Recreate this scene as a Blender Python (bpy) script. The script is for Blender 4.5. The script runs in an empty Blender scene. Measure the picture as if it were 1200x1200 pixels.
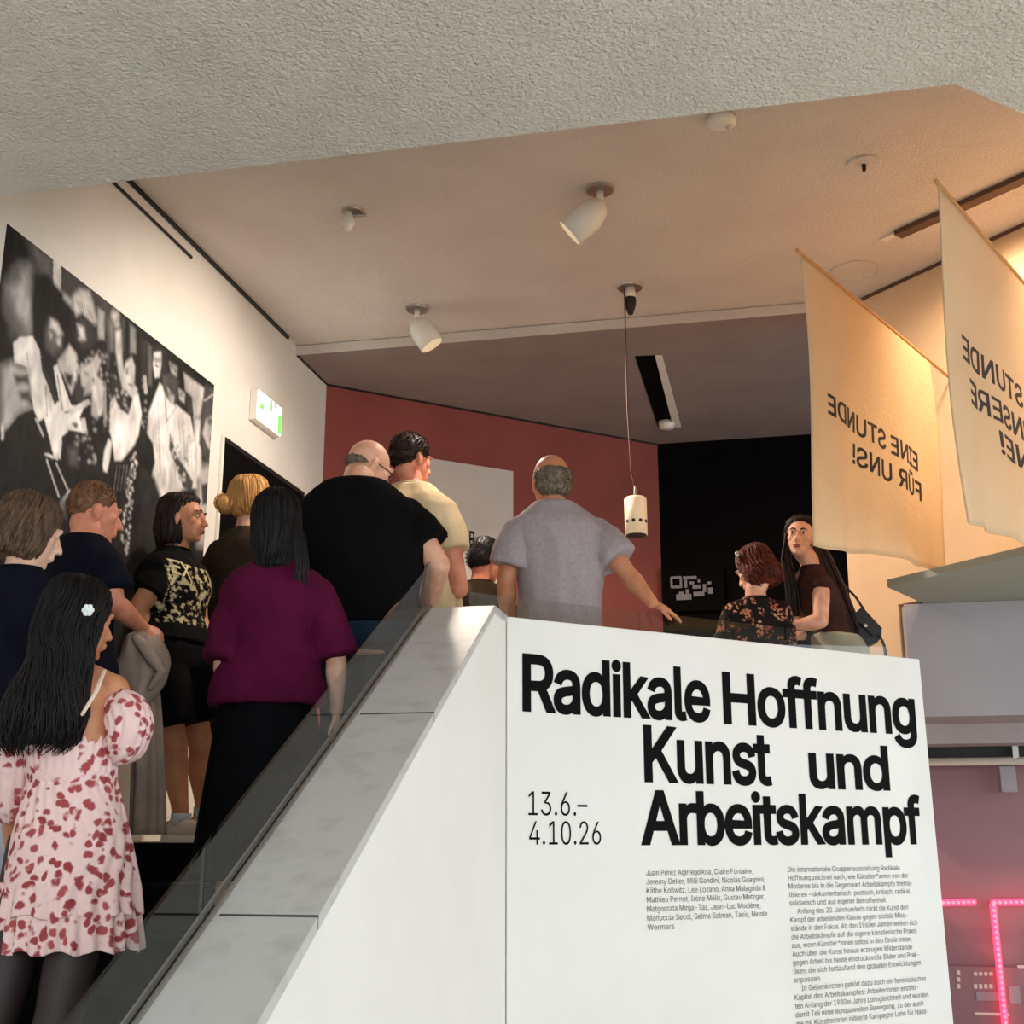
import bpy, bmesh, math, random
import numpy as np
from mathutils import Vector, Matrix, noise
random.seed(7)
C = bpy.context.scene.collection
SC = bpy.context.scene

# ------------------------------------------------------------------ camera, world, exposure
F = 1450.0                       # focal length in pixels of the 1200 px frame
EYE = 1.61
PIT = math.atan(383.5 / F)
CP, SP = math.cos(PIT), math.sin(PIT)
cam = bpy.data.cameras.new('camera'); camo = bpy.data.objects.new('camera', cam); C.objects.link(camo)
cam.sensor_width = 36.0; cam.lens = 36.0 * F / 1200.0
cam.clip_start = 0.05
camo.location = (0, 0, EYE); camo.rotation_euler = (math.pi / 2 + PIT, 0, 0)
SC.camera = camo
wd = bpy.data.worlds.new('world'); SC.world = wd; wd.use_nodes = True
bg = wd.node_tree.nodes['Background']
bg.inputs[0].default_value = (0.86, 0.95, 1.0, 1); bg.inputs[1].default_value = 1.9
SC.view_settings.view_transform = 'Standard'; SC.view_settings.look = 'None'
SC.view_settings.exposure = 0.56; SC.view_settings.gamma = 1.0; SC.view_settings.use_curve_mapping = False

def ray(px, py):
    x = (px - 600) / F; u = (600 - py) / F
    return Vector((x, CP - u * SP, SP + u * CP))
def W(px, py, Y):                # point of the place at forward distance Y that this sight line meets
    d = ray(px, py); k = Y / d.y
    return Vector((d.x * k, Y, EYE + d.z * k))
def onplane(px, py, p0, n):
    d = ray(px, py); o = Vector((0, 0, EYE)); k = (p0 - o).dot(n) / d.dot(n)
    return o + d * k
def atz(px, py, z):
    d = ray(px, py); k = (z - EYE) / d.z
    return Vector((d.x * k, d.y * k, z))

# ------------------------------------------------------------------ materials
def hexc(r, g, b):
    f = lambda c: ((c / 255 + 0.055) / 1.055) ** 2.4 if c > 10 else c / 255 / 12.92
    return (f(r), f(g), f(b), 1)
def M(name, col, rough=0.6, var=None, bump=None, metal=0.0, emit=None, spec=0.5, sheen=0.0, coord='Object', sss=0.0):
    m = bpy.data.materials.new(name); m.use_nodes = True
    nt = m.node_tree; b = nt.nodes['Principled BSDF']
    b.inputs['Base Color'].default_value = col; b.inputs['Roughness'].default_value = rough
    b.inputs['Metallic'].default_value = metal; b.inputs['Specular IOR Level'].default_value = spec
    if sheen: b.inputs['Sheen Weight'].default_value = sheen
    if sss:
        b.inputs['Subsurface Weight'].default_value = sss; b.inputs['Subsurface Scale'].default_value = 0.01
    tc = nt.nodes.new('ShaderNodeTexCoord')
    if var:
        sc, c2, lo, hi = var[:4]
        mp = nt.nodes.new('ShaderNodeMapping'); nt.links.new(tc.outputs[coord], mp.inputs[0])
        if len(var) > 4: mp.inputs['Scale'].default_value = var[4]
        n = nt.nodes.new('ShaderNodeTexNoise'); n.inputs['Scale'].default_value = sc; n.inputs['Detail'].default_value = 5
        nt.links.new(mp.outputs[0], n.inputs[0])
        r = nt.nodes.new('ShaderNodeMapRange'); r.inputs[1].default_value = lo; r.inputs[2].default_value = hi
        nt.links.new(n.outputs[0], r.inputs[0])
        mx = nt.nodes.new('ShaderNodeMix'); mx.data_type = 'RGBA'
        mx.inputs[6].default_value = col; mx.inputs[7].default_value = c2
        nt.links.new(r.outputs[0], mx.inputs[0]); nt.links.new(mx.outputs[2], b.inputs['Base Color'])
    if bump:
        mp = nt.nodes.new('ShaderNodeMapping'); nt.links.new(tc.outputs[coord], mp.inputs[0])
        if len(bump) > 3: mp.inputs['Scale'].default_value = bump[3]
        n = nt.nodes.new('ShaderNodeTexNoise'); n.inputs['Scale'].default_value = bump[0]; n.inputs['Detail'].default_value = 4
        nt.links.new(mp.outputs[0], n.inputs[0])
        bp = nt.nodes.new('ShaderNodeBump'); bp.inputs['Strength'].default_value = bump[1]; bp.inputs['Distance'].default_value = bump[2]
        nt.links.new(n.outputs[0], bp.inputs['Height']); nt.links.new(bp.outputs[0], b.inputs['Normal'])
    if emit:
        b.inputs['Emission Color'].default_value = emit[0]; b.inputs['Emission Strength'].default_value = emit[1]
    return m
def cloth(name, col, c2=None, b=0.5, sc=9):
    return M(name, col, 0.85, var=(sc, c2 or tuple(list(x * 0.7 for x in col[:3]) + [1]), 0.4, 0.7), bump=(220, b, 0.002), spec=0.08, sheen=0.0)
def skinm(name, r, g, b):
    c = hexc(r, g, b)
    return M(name, c, 0.5, var=(14, (c[0] * 0.82, c[1] * 0.68, c[2] * 0.62, 1), 0.42, 0.72), bump=(160, 0.12, 0.001), spec=0.35, sss=0.08)
def hairm(name, col, c2):
    return M(name, col, 0.55, var=(60, c2, 0.4, 0.65, (1, 1, 0.12)), bump=(140, 0.6, 0.003, (1, 1, 0.1)), spec=0.25)

MT = {}
MT['plaster'] = M('rough plaster', hexc(228, 223, 212), 0.9, var=(3, hexc(220, 214, 202), .4, .7), bump=(75, 1.0, 0.03), spec=.1)
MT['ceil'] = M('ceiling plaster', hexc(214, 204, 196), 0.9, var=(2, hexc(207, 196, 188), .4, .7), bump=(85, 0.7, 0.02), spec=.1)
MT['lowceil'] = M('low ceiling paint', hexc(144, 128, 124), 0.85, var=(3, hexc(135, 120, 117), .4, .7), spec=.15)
MT['wall'] = M('white wall paint', hexc(226, 222, 214), 0.8, var=(2.5, hexc(219, 214, 205), .4, .7), bump=(120, 0.1, 0.003), spec=.2)
MT['white'] = M('text wall paint', hexc(232, 230, 226), 0.75, var=(2, hexc(227, 225, 220), .4, .7), bump=(150, 0.06, 0.002), spec=.25)
MT['red'] = M('terracotta wall paint', hexc(146, 78, 70), 0.8, var=(3, hexc(138, 72, 66), .4, .7), spec=.15)
MT['black'] = M('black wall', hexc(12, 10, 10), 0.9, spec=.05)
MT['warm'] = M('cream wall paint', hexc(222, 188, 152), 0.8, var=(2, hexc(215, 180, 144), .4, .7), spec=.2)
MT['floor'] = M('beige stone floor', hexc(204, 194, 178), 0.5, var=(8, hexc(192, 182, 166), .4, .7))
MT['stair'] = M('dark stair carpet', hexc(20, 19, 20), 0.95, bump=(300, .5, .003), spec=.05)
MT['marble'] = M('pale marble', hexc(190, 188, 186), 0.32, var=(9, hexc(164, 162, 160), .5, .8, (1, 1, 1.6)), spec=.4)
MT['metal'] = M('brushed metal', hexc(170, 168, 160), 0.35, metal=0.9)
MT['ink'] = M('black vinyl lettering', hexc(9, 8, 9), 0.7, spec=.08)
MT['lampw'] = M('white lamp enamel', hexc(226, 220, 208), 0.4)
MT['dark'] = M('dark plastic', hexc(20, 18, 18), 0.5)
MT['mauve'] = M('mauve wall', hexc(150, 104, 110), 0.45, var=(2, hexc(142, 98, 104), .4, .7))
MT['lilac'] = M('lilac grey paint', hexc(160, 152, 156), 0.75, var=(2, hexc(152, 144, 148), .4, .7))
MT['sage'] = M('grey green soffit', hexc(150, 150, 138), 0.8)
MT['slot'] = M('brown slot lining', hexc(92, 64, 50), 0.7)
def glassmat():
    m = bpy.data.materials.new('balustrade glass'); m.use_nodes = True; nt = m.node_tree
    for n in list(nt.nodes): nt.nodes.remove(n)
    o = nt.nodes.new('ShaderNodeOutputMaterial'); t = nt.nodes.new('ShaderNodeBsdfTransparent'); t.inputs[0].default_value = (.88, .9, .9, 1)
    g = nt.nodes.new('ShaderNodeBsdfGlossy'); g.inputs['Roughness'].default_value = 0.02; g.inputs[0].default_value = (.95, .97, .97, 1)
    fr = nt.nodes.new('ShaderNodeFresnel'); fr.inputs[0].default_value = 1.6
    mx = nt.nodes.new('ShaderNodeMixShader')
    ge = nt.nodes.new('ShaderNodeNewGeometry'); iv = nt.nodes.new('ShaderNodeMath'); iv.operation = 'SUBTRACT'; iv.inputs[0].default_value = 1; nt.links.new(ge.outputs['Backfacing'], iv.inputs[1])
    ml = nt.nodes.new('ShaderNodeMath'); ml.operation = 'MULTIPLY'; nt.links.new(fr.outputs[0], ml.inputs[0]); nt.links.new(iv.outputs[0], ml.inputs[1])
    nt.links.new(ml.outputs[0], mx.inputs[0]); nt.links.new(t.outputs[0], mx.inputs[1]); nt.links.new(g.outputs[0], mx.inputs[2]); nt.links.new(mx.outputs[0], o.inputs[0])
    return m
MT['glass'] = glassmat()
def attrmat(name, attr='col', rough=0.6):
    m = bpy.data.materials.new(name); m.use_nodes = True; nt = m.node_tree
    a = nt.nodes.new('ShaderNodeAttribute'); a.attribute_name = attr
    b = nt.nodes['Principled BSDF']; b.inputs['Roughness'].default_value = rough; b.inputs['Specular IOR Level'].default_value = .2
    nt.links.new(a.outputs['Color'], b.inputs['Base Color'])
    return m

# ------------------------------------------------------------------ object helpers
class G:
    def __init__(s): s.v = []; s.f = []
    def add(s, vs, fs):
        o = len(s.v); s.v += [tuple(p) for p in vs]; s.f += [tuple(i + o for i in q) for q in fs]; return s
    def mesh(s, name, smooth=False):
        me = bpy.data.meshes.new(name); me.from_pydata(s.v, [], s.f); me.update()
        bm = bmesh.new(); bm.from_mesh(me); bmesh.ops.recalc_face_normals(bm, faces=bm.faces); bm.to_mesh(me); bm.free()
        if smooth: me.polygons.foreach_set('use_smooth', [True] * len(me.polygons))
        return me
    def loft(s, rings, cap=True):
        n = len(rings[0]); vs = [p for r in rings for p in r]; fs = []
        for i in range(len(rings) - 1):
            for j in range(n):
                k = (j + 1) % n; fs.append((i * n + j, i * n + k, i * n + n + k, i * n + n + j))
        if cap: fs.append(tuple(range(n))[::-1]); fs.append(tuple(range(len(vs) - n, len(vs))))
        return s.add(vs, fs)
    def tube(s, pts, rad, n=12, rnd=True, flat=None):
        pts = [Vector(p) for p in pts]
        if isinstance(rad, (int, float)): rad = [rad] * len(pts)
        T = []
        for i in range(len(pts)):
            a = pts[max(0, i - 1)]; b = pts[min(len(pts) - 1, i + 1)]; T.append((b - a).normalized())
        up = flat[0] if flat else (Vector((0, 0, 1)) if abs(T[0].z) < .9 else Vector((0, 1, 0)))
        k = flat[1] if flat else 1.0
        rings = []
        def ring(c, t, r):
            nonlocal up
            x = t.cross(up); x.normalize(); y = x.cross(t); up = y.copy()
            return [c + x * (r * math.cos(a)) + y * (r * k * math.sin(a)) for a in [2 * math.pi * j / n for j in range(n)]]
        if rnd:
            for q in (80, 50, 22): 
                q = math.radians(q); rings.append(ring(pts[0] - T[0] * rad[0] * math.sin(q), T[0], rad[0] * math.cos(q)))
        for p, t, r in zip(pts, T, rad): rings.append(ring(p, t, r))
        if rnd:
            for q in (22, 50, 80):
                q = math.radians(q); rings.append(ring(pts[-1] + T[-1] * rad[-1] * math.sin(q), T[-1], rad[-1] * math.cos(q)))
        return s.loft(rings)
    def ell(s, c, r, R=None, n=14):
        c = Vector(c); rings = []
        for i in range(1, n):
            ph = math.pi * i / n; row = []
            for j in range(n + 4):
                th = 2 * math.pi * j / (n + 4)
                p = Vector((r[0] * math.sin(ph) * math.cos(th), r[1] * math.sin(ph) * math.sin(th), -r[2] * math.cos(ph)))
                row.append(c + (R @ p if R else p))
            rings.append(row)
        return s.loft(rings)
    def box(s, x0, x1, y0, y1, z0, z1, fr=None):
        P = [(x0, y0, z0), (x1, y0, z0), (x1, y1, z0), (x0, y1, z0), (x0, y0, z1), (x1, y0, z1), (x1, y1, z1), (x0, y1, z1)]
        if fr: P = [fr(*p) for p in P]
        return s.add(P, [(0, 3, 2, 1), (4, 5, 6, 7), (0, 1, 5, 4), (1, 2, 6, 5), (2, 3, 7, 6), (3, 0, 4, 7)])
    def prism(s, poly, z0, z1):          # horizontal polygon extruded upwards
        n = len(poly); v = [(p[0], p[1], z0) for p in poly] + [(p[0], p[1], z1) for p in poly]
        return s.add(v, [tuple(range(n))[::-1], tuple(range(n, 2 * n))] + [(i, (i + 1) % n, n + (i + 1) % n, n + i) for i in range(n)])
    def extr(s, poly, d):                # any planar polygon extruded by a vector
        n = len(poly); d = Vector(d); v = [Vector(p) for p in poly] + [Vector(p) + d for p in poly]
        return s.add(v, [tuple(range(n))[::-1], tuple(range(n, 2 * n))] + [(i, (i + 1) % n, n + (i + 1) % n, n + i) for i in range(n)])

def obj(name, me, m=None, parent=None):
    if isinstance(me, G): me = me.mesh(name)
    o = bpy.data.objects.new(name, me); C.objects.link(o)
    if m is not None:
        me.materials.clear(); me.materials.append(MT[m] if isinstance(m, str) else m)
    if parent is not None: o.parent = parent
    return o
def tag(o, label, cat, group=None):
    o['label'] = label; o['category'] = cat
    if group: o['group'] = group
    return o
def struct(o, label=None, cat=None):
    o['kind'] = 'structure'
    if label: o['label'] = label
    if cat: o['category'] = cat
    return o
def empty(name, loc):
    o = bpy.data.objects.new(name, None); C.objects.link(o); o.location = loc; o.empty_display_size = .1; return o
def bevel(me, w=0.004, seg=2):
    bm = bmesh.new(); bm.from_mesh(me); bmesh.ops.bevel(bm, geom=bm.edges[:], offset=w, segments=seg, affect='EDGES', profile=.5); bm.to_mesh(me); bm.free(); return me
def evalmesh(me, mods):
    o = bpy.data.objects.new('tmp', me); C.objects.link(o)
    for t, kw in mods:
        md = o.modifiers.new(t, t)
        for k, v in kw.items(): setattr(md, k, v)
    dg = bpy.context.evaluated_depsgraph_get(); dg.update()
    r = bpy.data.meshes.new_from_object(o.evaluated_get(dg)); bpy.data.objects.remove(o); return r
def blob(g, voxel=0.008, sm=3, fold=None, smooth=True):
    me = evalmesh(g.mesh('tmp'), [('REMESH', dict(mode='VOXEL', voxel_size=voxel, use_smooth_shade=True)), ('SMOOTH', dict(factor=.5, iterations=sm))])
    if fold: wrinkle(me, *fold)
    me.polygons.foreach_set('use_smooth', [smooth] * len(me.polygons)); return me
def wrinkle(me, amp, fx, fz, seed=0.0):
    n = len(me.vertices); co = np.empty(n * 3); me.vertices.foreach_get('co', co); co = co.reshape(-1, 3)
    no = np.empty(n * 3); me.vertices.foreach_get('normal', no); no = no.reshape(-1, 3)
    d = np.empty(n)
    for i in range(n):
        x, y, z = co[i]
        a = noise.noise(Vector((x * fx + seed, y * fx, z * fz + 0.4 * x * fx)))
        d[i] = (1 - 2.2 * abs(a)) * 0.7 + noise.noise(Vector((x * fx * 2.3, y * fx * 2.3 + seed, z * fz * 2.6))) * 0.4
    co += no * (d * amp)[:, None]
    me.vertices.foreach_set('co', co.ravel()); me.update()

# ------------------------------------------------------------------ the plan of the building
AZ = math.radians(12.0)
S = Vector((math.sin(AZ), math.cos(AZ), 0))         # up the stairs, along the left wall
P = Vector((math.cos(AZ), -math.sin(AZ), 0))        # to the right of the stairs
AD = math.radians(59.2)
D = Vector((math.sin(AD), math.cos(AD), 0))         # along the text wall and the red wall
DN = Vector((D.y, -D.x, 0))                         # towards the viewer
C0 = Vector((-.02, 5.11, 0))                        # corner of stair wall and text wall
LAND = 1.60; CEIL = EYE + 3.3; LOWC = EYE + 3.235; SOFF = EYE + 2.45; PAR = EYE + .9
def ab(a, b, z=0): return Vector((C0.x, C0.y, 0)) + P * a + S * b + Vector((0, 0, z))
def toab(x, y): v = Vector((x - C0.x, y - C0.y, 0)); return v.dot(P), v.dot(S)
def dn(s, n, z=0): return C0 + D * s + DN * n + Vector((0, 0, z))
RISE, RUN, B0 = .16, .277, -.2
def floorz(x, y):
    b = toab(x, y)[1]
    return LAND if b >= B0 else LAND - RISE * math.ceil((B0 - b) / RUN)
LW0 = Vector((-3.26, 0, 0)); LWD = Vector((.2166, .9763, 0)).normalized(); LWN = Vector((LWD.y, -LWD.x, 0))
def lw(t, n, z): return LW0 + LWD * t + LWN * n + Vector((0, 0, z))
def lwpx(px, py):
    q = onplane(px, py, LW0, LWN); return (q - LW0).dot(LWD), q.z
def wallbox(name, p0, p1, th, z0, z1, m):
    p0 = Vector(p0); p1 = Vector(p1); d = (p1 - p0).normalized(); n = Vector((d.y, -d.x, 0)) * -th
    return obj(name, G().prism([p0, p1, p1 + n, p0 + n], z0, z1), m)

# shell
struct(obj('floor', G().box(-5, 8, -4.5, 12, -.2, 0), 'floor'))
tL = 8.76
struct(obj('wall_left', G().prism([lw(-2, 0, 0), lw(tL + .2, 0, 0), lw(tL + .2, -.2, 0), lw(-2, -.2, 0)], 0, CEIL + .2), 'wall'))
RC = lw(tL, 0, 0)                                    # corner of left wall and red wall
RE = RC + (Vector((1.23, 9.98, 0)) - RC)
struct(wallbox('wall_back', RC, RE, .2, 0, CEIL, 'red'))
RD = (RE - RC).normalized(); RN = Vector((RD.y, -RD.x, 0))
struct(wallbox('wall_far', RE, RE + P * 4.5, .2, 0, CEIL, 'black'))
# gallery ceiling, lower ceiling behind a step, foyer soffit
struct(obj('ceiling', G().prism([(-4, 3, 0), (7.5, 3, 0), (7.5, 12, 0), (-4, 12, 0)], CEIL, CEIL + .2), 'ceil'))
B1 = Vector((-1.45, 7.98, 0))
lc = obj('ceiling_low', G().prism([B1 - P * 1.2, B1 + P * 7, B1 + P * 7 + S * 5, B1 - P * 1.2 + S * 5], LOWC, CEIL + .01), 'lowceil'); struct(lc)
obj('cornice', G().prism([B1 - P * .6 - S * .012, B1 + P * 5.5 - S * .012, B1 + P * 5.5, B1 - P * .6], LOWC - .004, CEIL - .005), 'ceil', lc)
K = Vector((1.489, 3.647, 0))
struct(obj('ceiling_foyer', G().prism([K - P * 5.2, K, K + D * 5.5, (7.5, 5, 0), (7.5, -3, 0), (-4.2, -3, 0)], SOFF, CEIL + .3), 'plaster'))
# right wall: full height beside the landing, cut away above the lower room
R0 = Vector((2.06, 7.43, 0)); RV = Vector((.541, -.841, 0)).normalized(); RWN = Vector((-RV.y, RV.x, 0))
def rw(t, z): return R0 + RV * t + Vector((0, 0, z))
zc = EYE + 1.325
struct(obj('wall_right', G().extr([rw(0, LAND), rw(.36, LAND), rw(.36, zc), rw(6, zc), rw(6, CEIL), rw(0, CEIL)], RWN * .06), 'warm'))
# landing
eL = lw(0, 0, 0); tl = (ab(-2.2, B0) - LW0).dot(LWD)
struct(obj('floor_landing', G().prism([ab(-2.3, B0), ab(-.26, B0), ab(-.26, 0), C0 - DN * .1, dn(2.48, -.1), R0 + P * .3, (2.6, 9.8, 0), RE, RC, RC - P * .3], LAND - .3, LAND), 'floor'))
# stairs
st = obj('stairs', G().prism([ab(-2.05, B0 - 10 * RUN + .02), ab(-.3, B0 - 10 * RUN + .02), ab(-.3, B0), ab(-2.05, B0)], 0, .02), 'stair'); struct(st)
for i in range(1, 11):
    z = LAND - RISE * i
    obj('step', bevel(G().prism([ab(-2.055, B0 - RUN * i - .02), ab(-.285, B0 - RUN * i - .02), ab(-.285, B0 - RUN * (i - 1)), ab(-2.055, B0 - RUN * (i - 1))], max(z - .25, .021), max(z, .05)).mesh('step'), .006), 'stair', st)
obj('riser', G().prism([ab(-2.055, B0 - .012), ab(-.285, B0 - .012), ab(-.285, B0 - .001), ab(-2.055, B0 - .001)], LAND - RISE + .002, LAND - .004), 'stair', st)
# ------------------------------------------------------------------ stair wall with marble coping, text wall, glass
CT = EYE + .906; CB = -.228; TS = math.tan(math.radians(30.1)); CW = .28
def cz(b): return CT if b >= CB else CT + (b - CB) * TS
bend = -4.1
def sidepoly(off):
    return [ab(off, bend, 0), ab(off, 0, 0), ab(off, 0, CT - .03), ab(off, CB, CT - .03), ab(off, bend, cz(bend) - .03)]
sw = struct(obj('wall_stair', G().extr(sidepoly(-.006), -P * (CW - .012)), 'white'))
cuts = [.0, CB]
q1 = onplane(509, 838, C0, P); q2 = onplane(374, 1062, C0, P)
bs = [CB, toab(q1.x, q1.y)[1], toab(q2.x, q2.y)[1]]
step_b = bs[1] - bs[2]
while bs[-1] - step_b > bend: bs.append(bs[-1] - step_b)
bs.append(bend)
obj('coping_slab', bevel(G().extr([ab(0, 0.0, CT - .03), ab(0, CB, CT - .03), ab(0, CB, CT), ab(0, 0.0, CT)], -P * CW).mesh('coping_slab'), .003), 'marble', sw)
for i in range(len(bs) - 1):
    b1, b2 = bs[i] - .002, bs[i + 1] + .002
    obj('coping_slab', bevel(G().extr([ab(0, b2, cz(b2) - .035), ab(0, b1, cz(b1) - .035), ab(0, b1, cz(b1)), ab(0, b2, cz(b2))], -P * CW).mesh('coping_slab'), .003), 'marble', sw)
MT['joint'] = M('dark stone joint', hexc(70, 68, 68), .8)
for b_ in bs[1:-1]:
    obj('stone_joint', G().extr([ab(-.001, b_ - .0035, cz(b_ - .0035) - .03), ab(-.001, b_ + .0035, cz(b_ + .0035) - .03), ab(-.001, b_ + .0035, cz(b_ + .0035) + .0006), ab(-.001, b_ - .0035, cz(b_ - .0035) + .0006)], -P * (CW - .03)), 'joint', sw)
for a0, h in ((-.262, .012), (-.285, .016)):        # two rails of the glazing channel
    obj('glazing_channel', G().extr([ab(a0, bend, cz(bend)), ab(a0, CB, CT), ab(a0, CB, CT + h), ab(a0, bend, cz(bend) + h)], -P * .007), 'metal', sw)
g1 = onplane(237, 1030, ab(-.275, 0), P); bj = toab(g1.x, g1.y)[1]
gh = .19
for b1, b2 in ((CB, bj + .003), (bj - .003, 2 * bj - CB), (2 * bj - CB - .006, bend)):
    b2 = max(b2, bend)
    obj('glass_pane', G().extr([ab(-.2695, b2, cz(b2) - .3), ab(-.2695, b1, cz(b1) - .3), ab(-.2695, b1, cz(b1) + gh), ab(-.2695, b2, cz(b2) + gh)], -P * .012), 'glass', sw)
# text wall
LT, LB = 2.475, 2.51
tw = struct(obj('wall_front', bevel(G().extr([dn(0, 0, 0), dn(LB, 0, 0), dn(LT, 0, PAR), dn(0, 0, PAR)], -DN * .14).mesh('wall_front'), .004), 'white'))
s0 = -.10
for k in range(3):
    a, b = s0 + .9 * k + .004, min(s0 + .9 * (k + 1) - .004, 2.40)
    obj('glass_pane', G().extr([dn(a, -.155, LAND + .02), dn(b, -.155, LAND + .02), dn(b, -.155, PAR + .12), dn(a, -.155, PAR + .12)], -DN * .012), 'glass', tw)

import os
try: FONT = bpy.data.fonts.load(os.path.join(bpy.utils.resource_path('LOCAL'), 'datafiles', 'fonts', 'Inter.woff2'))   # the sans face that ships with the program
except Exception: FONT = None
from mathutils.geometry import delaunay_2d_cdt
def textmesh(txt, bold=0.0, ext=0.0008, spacing=1.0, res=4):
    """outlines of the text filled contour by contour, so overlapping strokes stay solid; bold moves the outline outwards"""
    cu = bpy.data.curves.new('txt', 'FONT'); cu.body = txt; cu.size = 1; cu.space_character = spacing
    if FONT: cu.font = FONT
    o = bpy.data.objects.new('txt', cu); C.objects.link(o)
    dg = bpy.context.evaluated_depsgraph_get(); dg.update()
    cv = o.to_curve(dg); polys = []
    for sp in cv.splines:
        pts = []; bp = sp.bezier_points; n = len(bp)
        for i in range(n):
            p0, h0, h1, p1 = bp[i].co, bp[i].handle_right, bp[(i + 1) % n].handle_left, bp[(i + 1) % n].co
            dv = p1 - p0; L = dv.length
            if L < 1e-6: continue
            flat = max(abs(dv.x * (h - p0).y - dv.y * (h - p0).x) / L for h in (h0, h1)) < .002
            for k in range(1 if flat else res):
                t = k / res; q = p0 * (1 - t) ** 3 + h0 * 3 * t * (1 - t) ** 2 + h1 * 3 * t * t * (1 - t) + p1 * t ** 3; pts.append(Vector((q.x, q.y)))
        c = [q for i, q in enumerate(pts) if (q - pts[i - 1]).length > 1e-5]
        if len(c) < 3: continue
        ar = sum(c[i - 1].x * c[i].y - c[i].x * c[i - 1].y for i in range(len(c))) / 2
        polys.append([c, ar])
    o.to_curve_clear(); bpy.data.objects.remove(o)
    big = max(polys, key=lambda q: abs(q[1]))[1]; sgn = 1 if big > 0 else -1
    def off(c):
        if not bold: return c
        out = []; n = len(c)
        for i in range(n):
            e1 = (c[i] - c[i - 1]).normalized(); e2 = (c[(i + 1) % n] - c[i]).normalized(); n1 = Vector((e1.y, -e1.x)) * sgn; n2 = Vector((e2.y, -e2.x)) * sgn
            m = n1 + n2; m = m / max(m.length_squared / 2, .5); out.append(c[i] + m * bold)
        return out
    loops = [off(c) for c, _ in polys]; vs = []; ed = []
    for l in loops:
        o_ = len(vs); vs += l; ed += [(o_ + i, o_ + (i + 1) % len(l)) for i in range(len(l))]
    tv, _, tf = delaunay_2d_cdt(vs, ed, [], 0, 1e-5)[:3]; g = G()
    E0 = np.array([[vs[i].x, vs[i].y] for i, _j in ed]); E1 = np.array([[vs[j].x, vs[j].y] for _i, j in ed]); keep = []
    for t in tf:                         # keep what the outlines wind around
        cx = sum(tv[i].x for i in t) / 3; cy = sum(tv[i].y for i in t) / 3
        side = (E1[:, 0] - E0[:, 0]) * (cy - E0[:, 1]) - (cx - E0[:, 0]) * (E1[:, 1] - E0[:, 1])
        w = np.sum((E0[:, 1] <= cy) & (E1[:, 1] > cy) & (side > 0)) - np.sum((E0[:, 1] > cy) & (E1[:, 1] <= cy) & (side < 0))
        if w != 0: keep.append(tuple(t))
    g.add([(q.x, q.y, 0) for q in tv], keep)
    me = bpy.data.meshes.new('txt'); me.from_pydata(g.v, [], g.f); me.update(); return me
_h = textmesh('H'); CAP = max(v.co.y for v in _h.vertices)
def lettering(parent, txt, m, place, u0, u1, v0, cap, bold=0.0, th=.0012, spacing=1.0, name='lettering', both=False, conform=None):
    """text between u0 and u1 on a plane, base line v0, capital height cap; place(u, v, n) -> point"""
    me = textmesh(txt, bold, spacing=spacing)
    n = len(me.vertices); co = np.empty(n * 3); me.vertices.foreach_get('co', co); co = co.reshape(-1, 3)
    x0, x1 = co[:, 0].min(), co[:, 0].max()
    k = cap / CAP
    if u1 is None: u1 = u0 + (x1 - x0) * k
    out = []
    for p in co: out.append(place(u0 + (p[0] - x0) / (x1 - x0) * (u1 - u0), v0 + p[1] * k, 0))
    me.vertices.foreach_set('co', np.array([list(q) for q in out]).ravel()); me.update()
    return obj(name, me, m, parent)
def tpx(px, py):
    q = onplane(px, py, C0, DN); return (q - C0).dot(D), q.z
pl = lambda u, v, n: dn(u, .0022, v)
def head(txt, xl, xr, yt, yb, bold, xb=None, sp=1.0):
    a = tpx(xl, yb); b = tpx(xl, yt); e = tpx(xr, (yt + yb) / 2)
    lettering(tw, txt, 'ink', pl, a[0], e[0], a[1], b[1] - a[1], bold, spacing=sp)
head('Radikale', 612, 831, 768, 831, .022, sp=.95)
head('Hoffnung', 848, 1071, 789.5, 846, .022, sp=.95)
head('Kunst', 755, 903, 852, 914, .022, sp=.95)
head('und', 949, 1041, 871.5, 922, .022, sp=.95)
head('Arbeitskampf', 751, 1079, 928, 988, .022, sp=.95)
head('13.6.\u2013', 619, 688, 927, 955.5, -.004)
head('4.10.26', 620, 704, 962, 990, -.004)
colA = ['Juan P\u00e9rez Agirregoikoa, Claire Fontaine,', 'Jeremy Deller, Milli Gandini, Nicol\u00e1s Guagnini,', 'K\u00e4the Kollwitz, Lee Lozano, Anna Malagrida &',
        'Mathieu Pernot, Ir\u00e8ne M\u00e9lix, Gustav Metzger,', 'Ma\u0142gorzata Mirga-Tas, Jean-Luc Moul\u00e8ne,', 'Mariuccia Secol, Selma Selman, Takis, Nicole', 'Wermers']
colA_r = [882, 896, 897, 896, 891, 899, 790]
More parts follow.
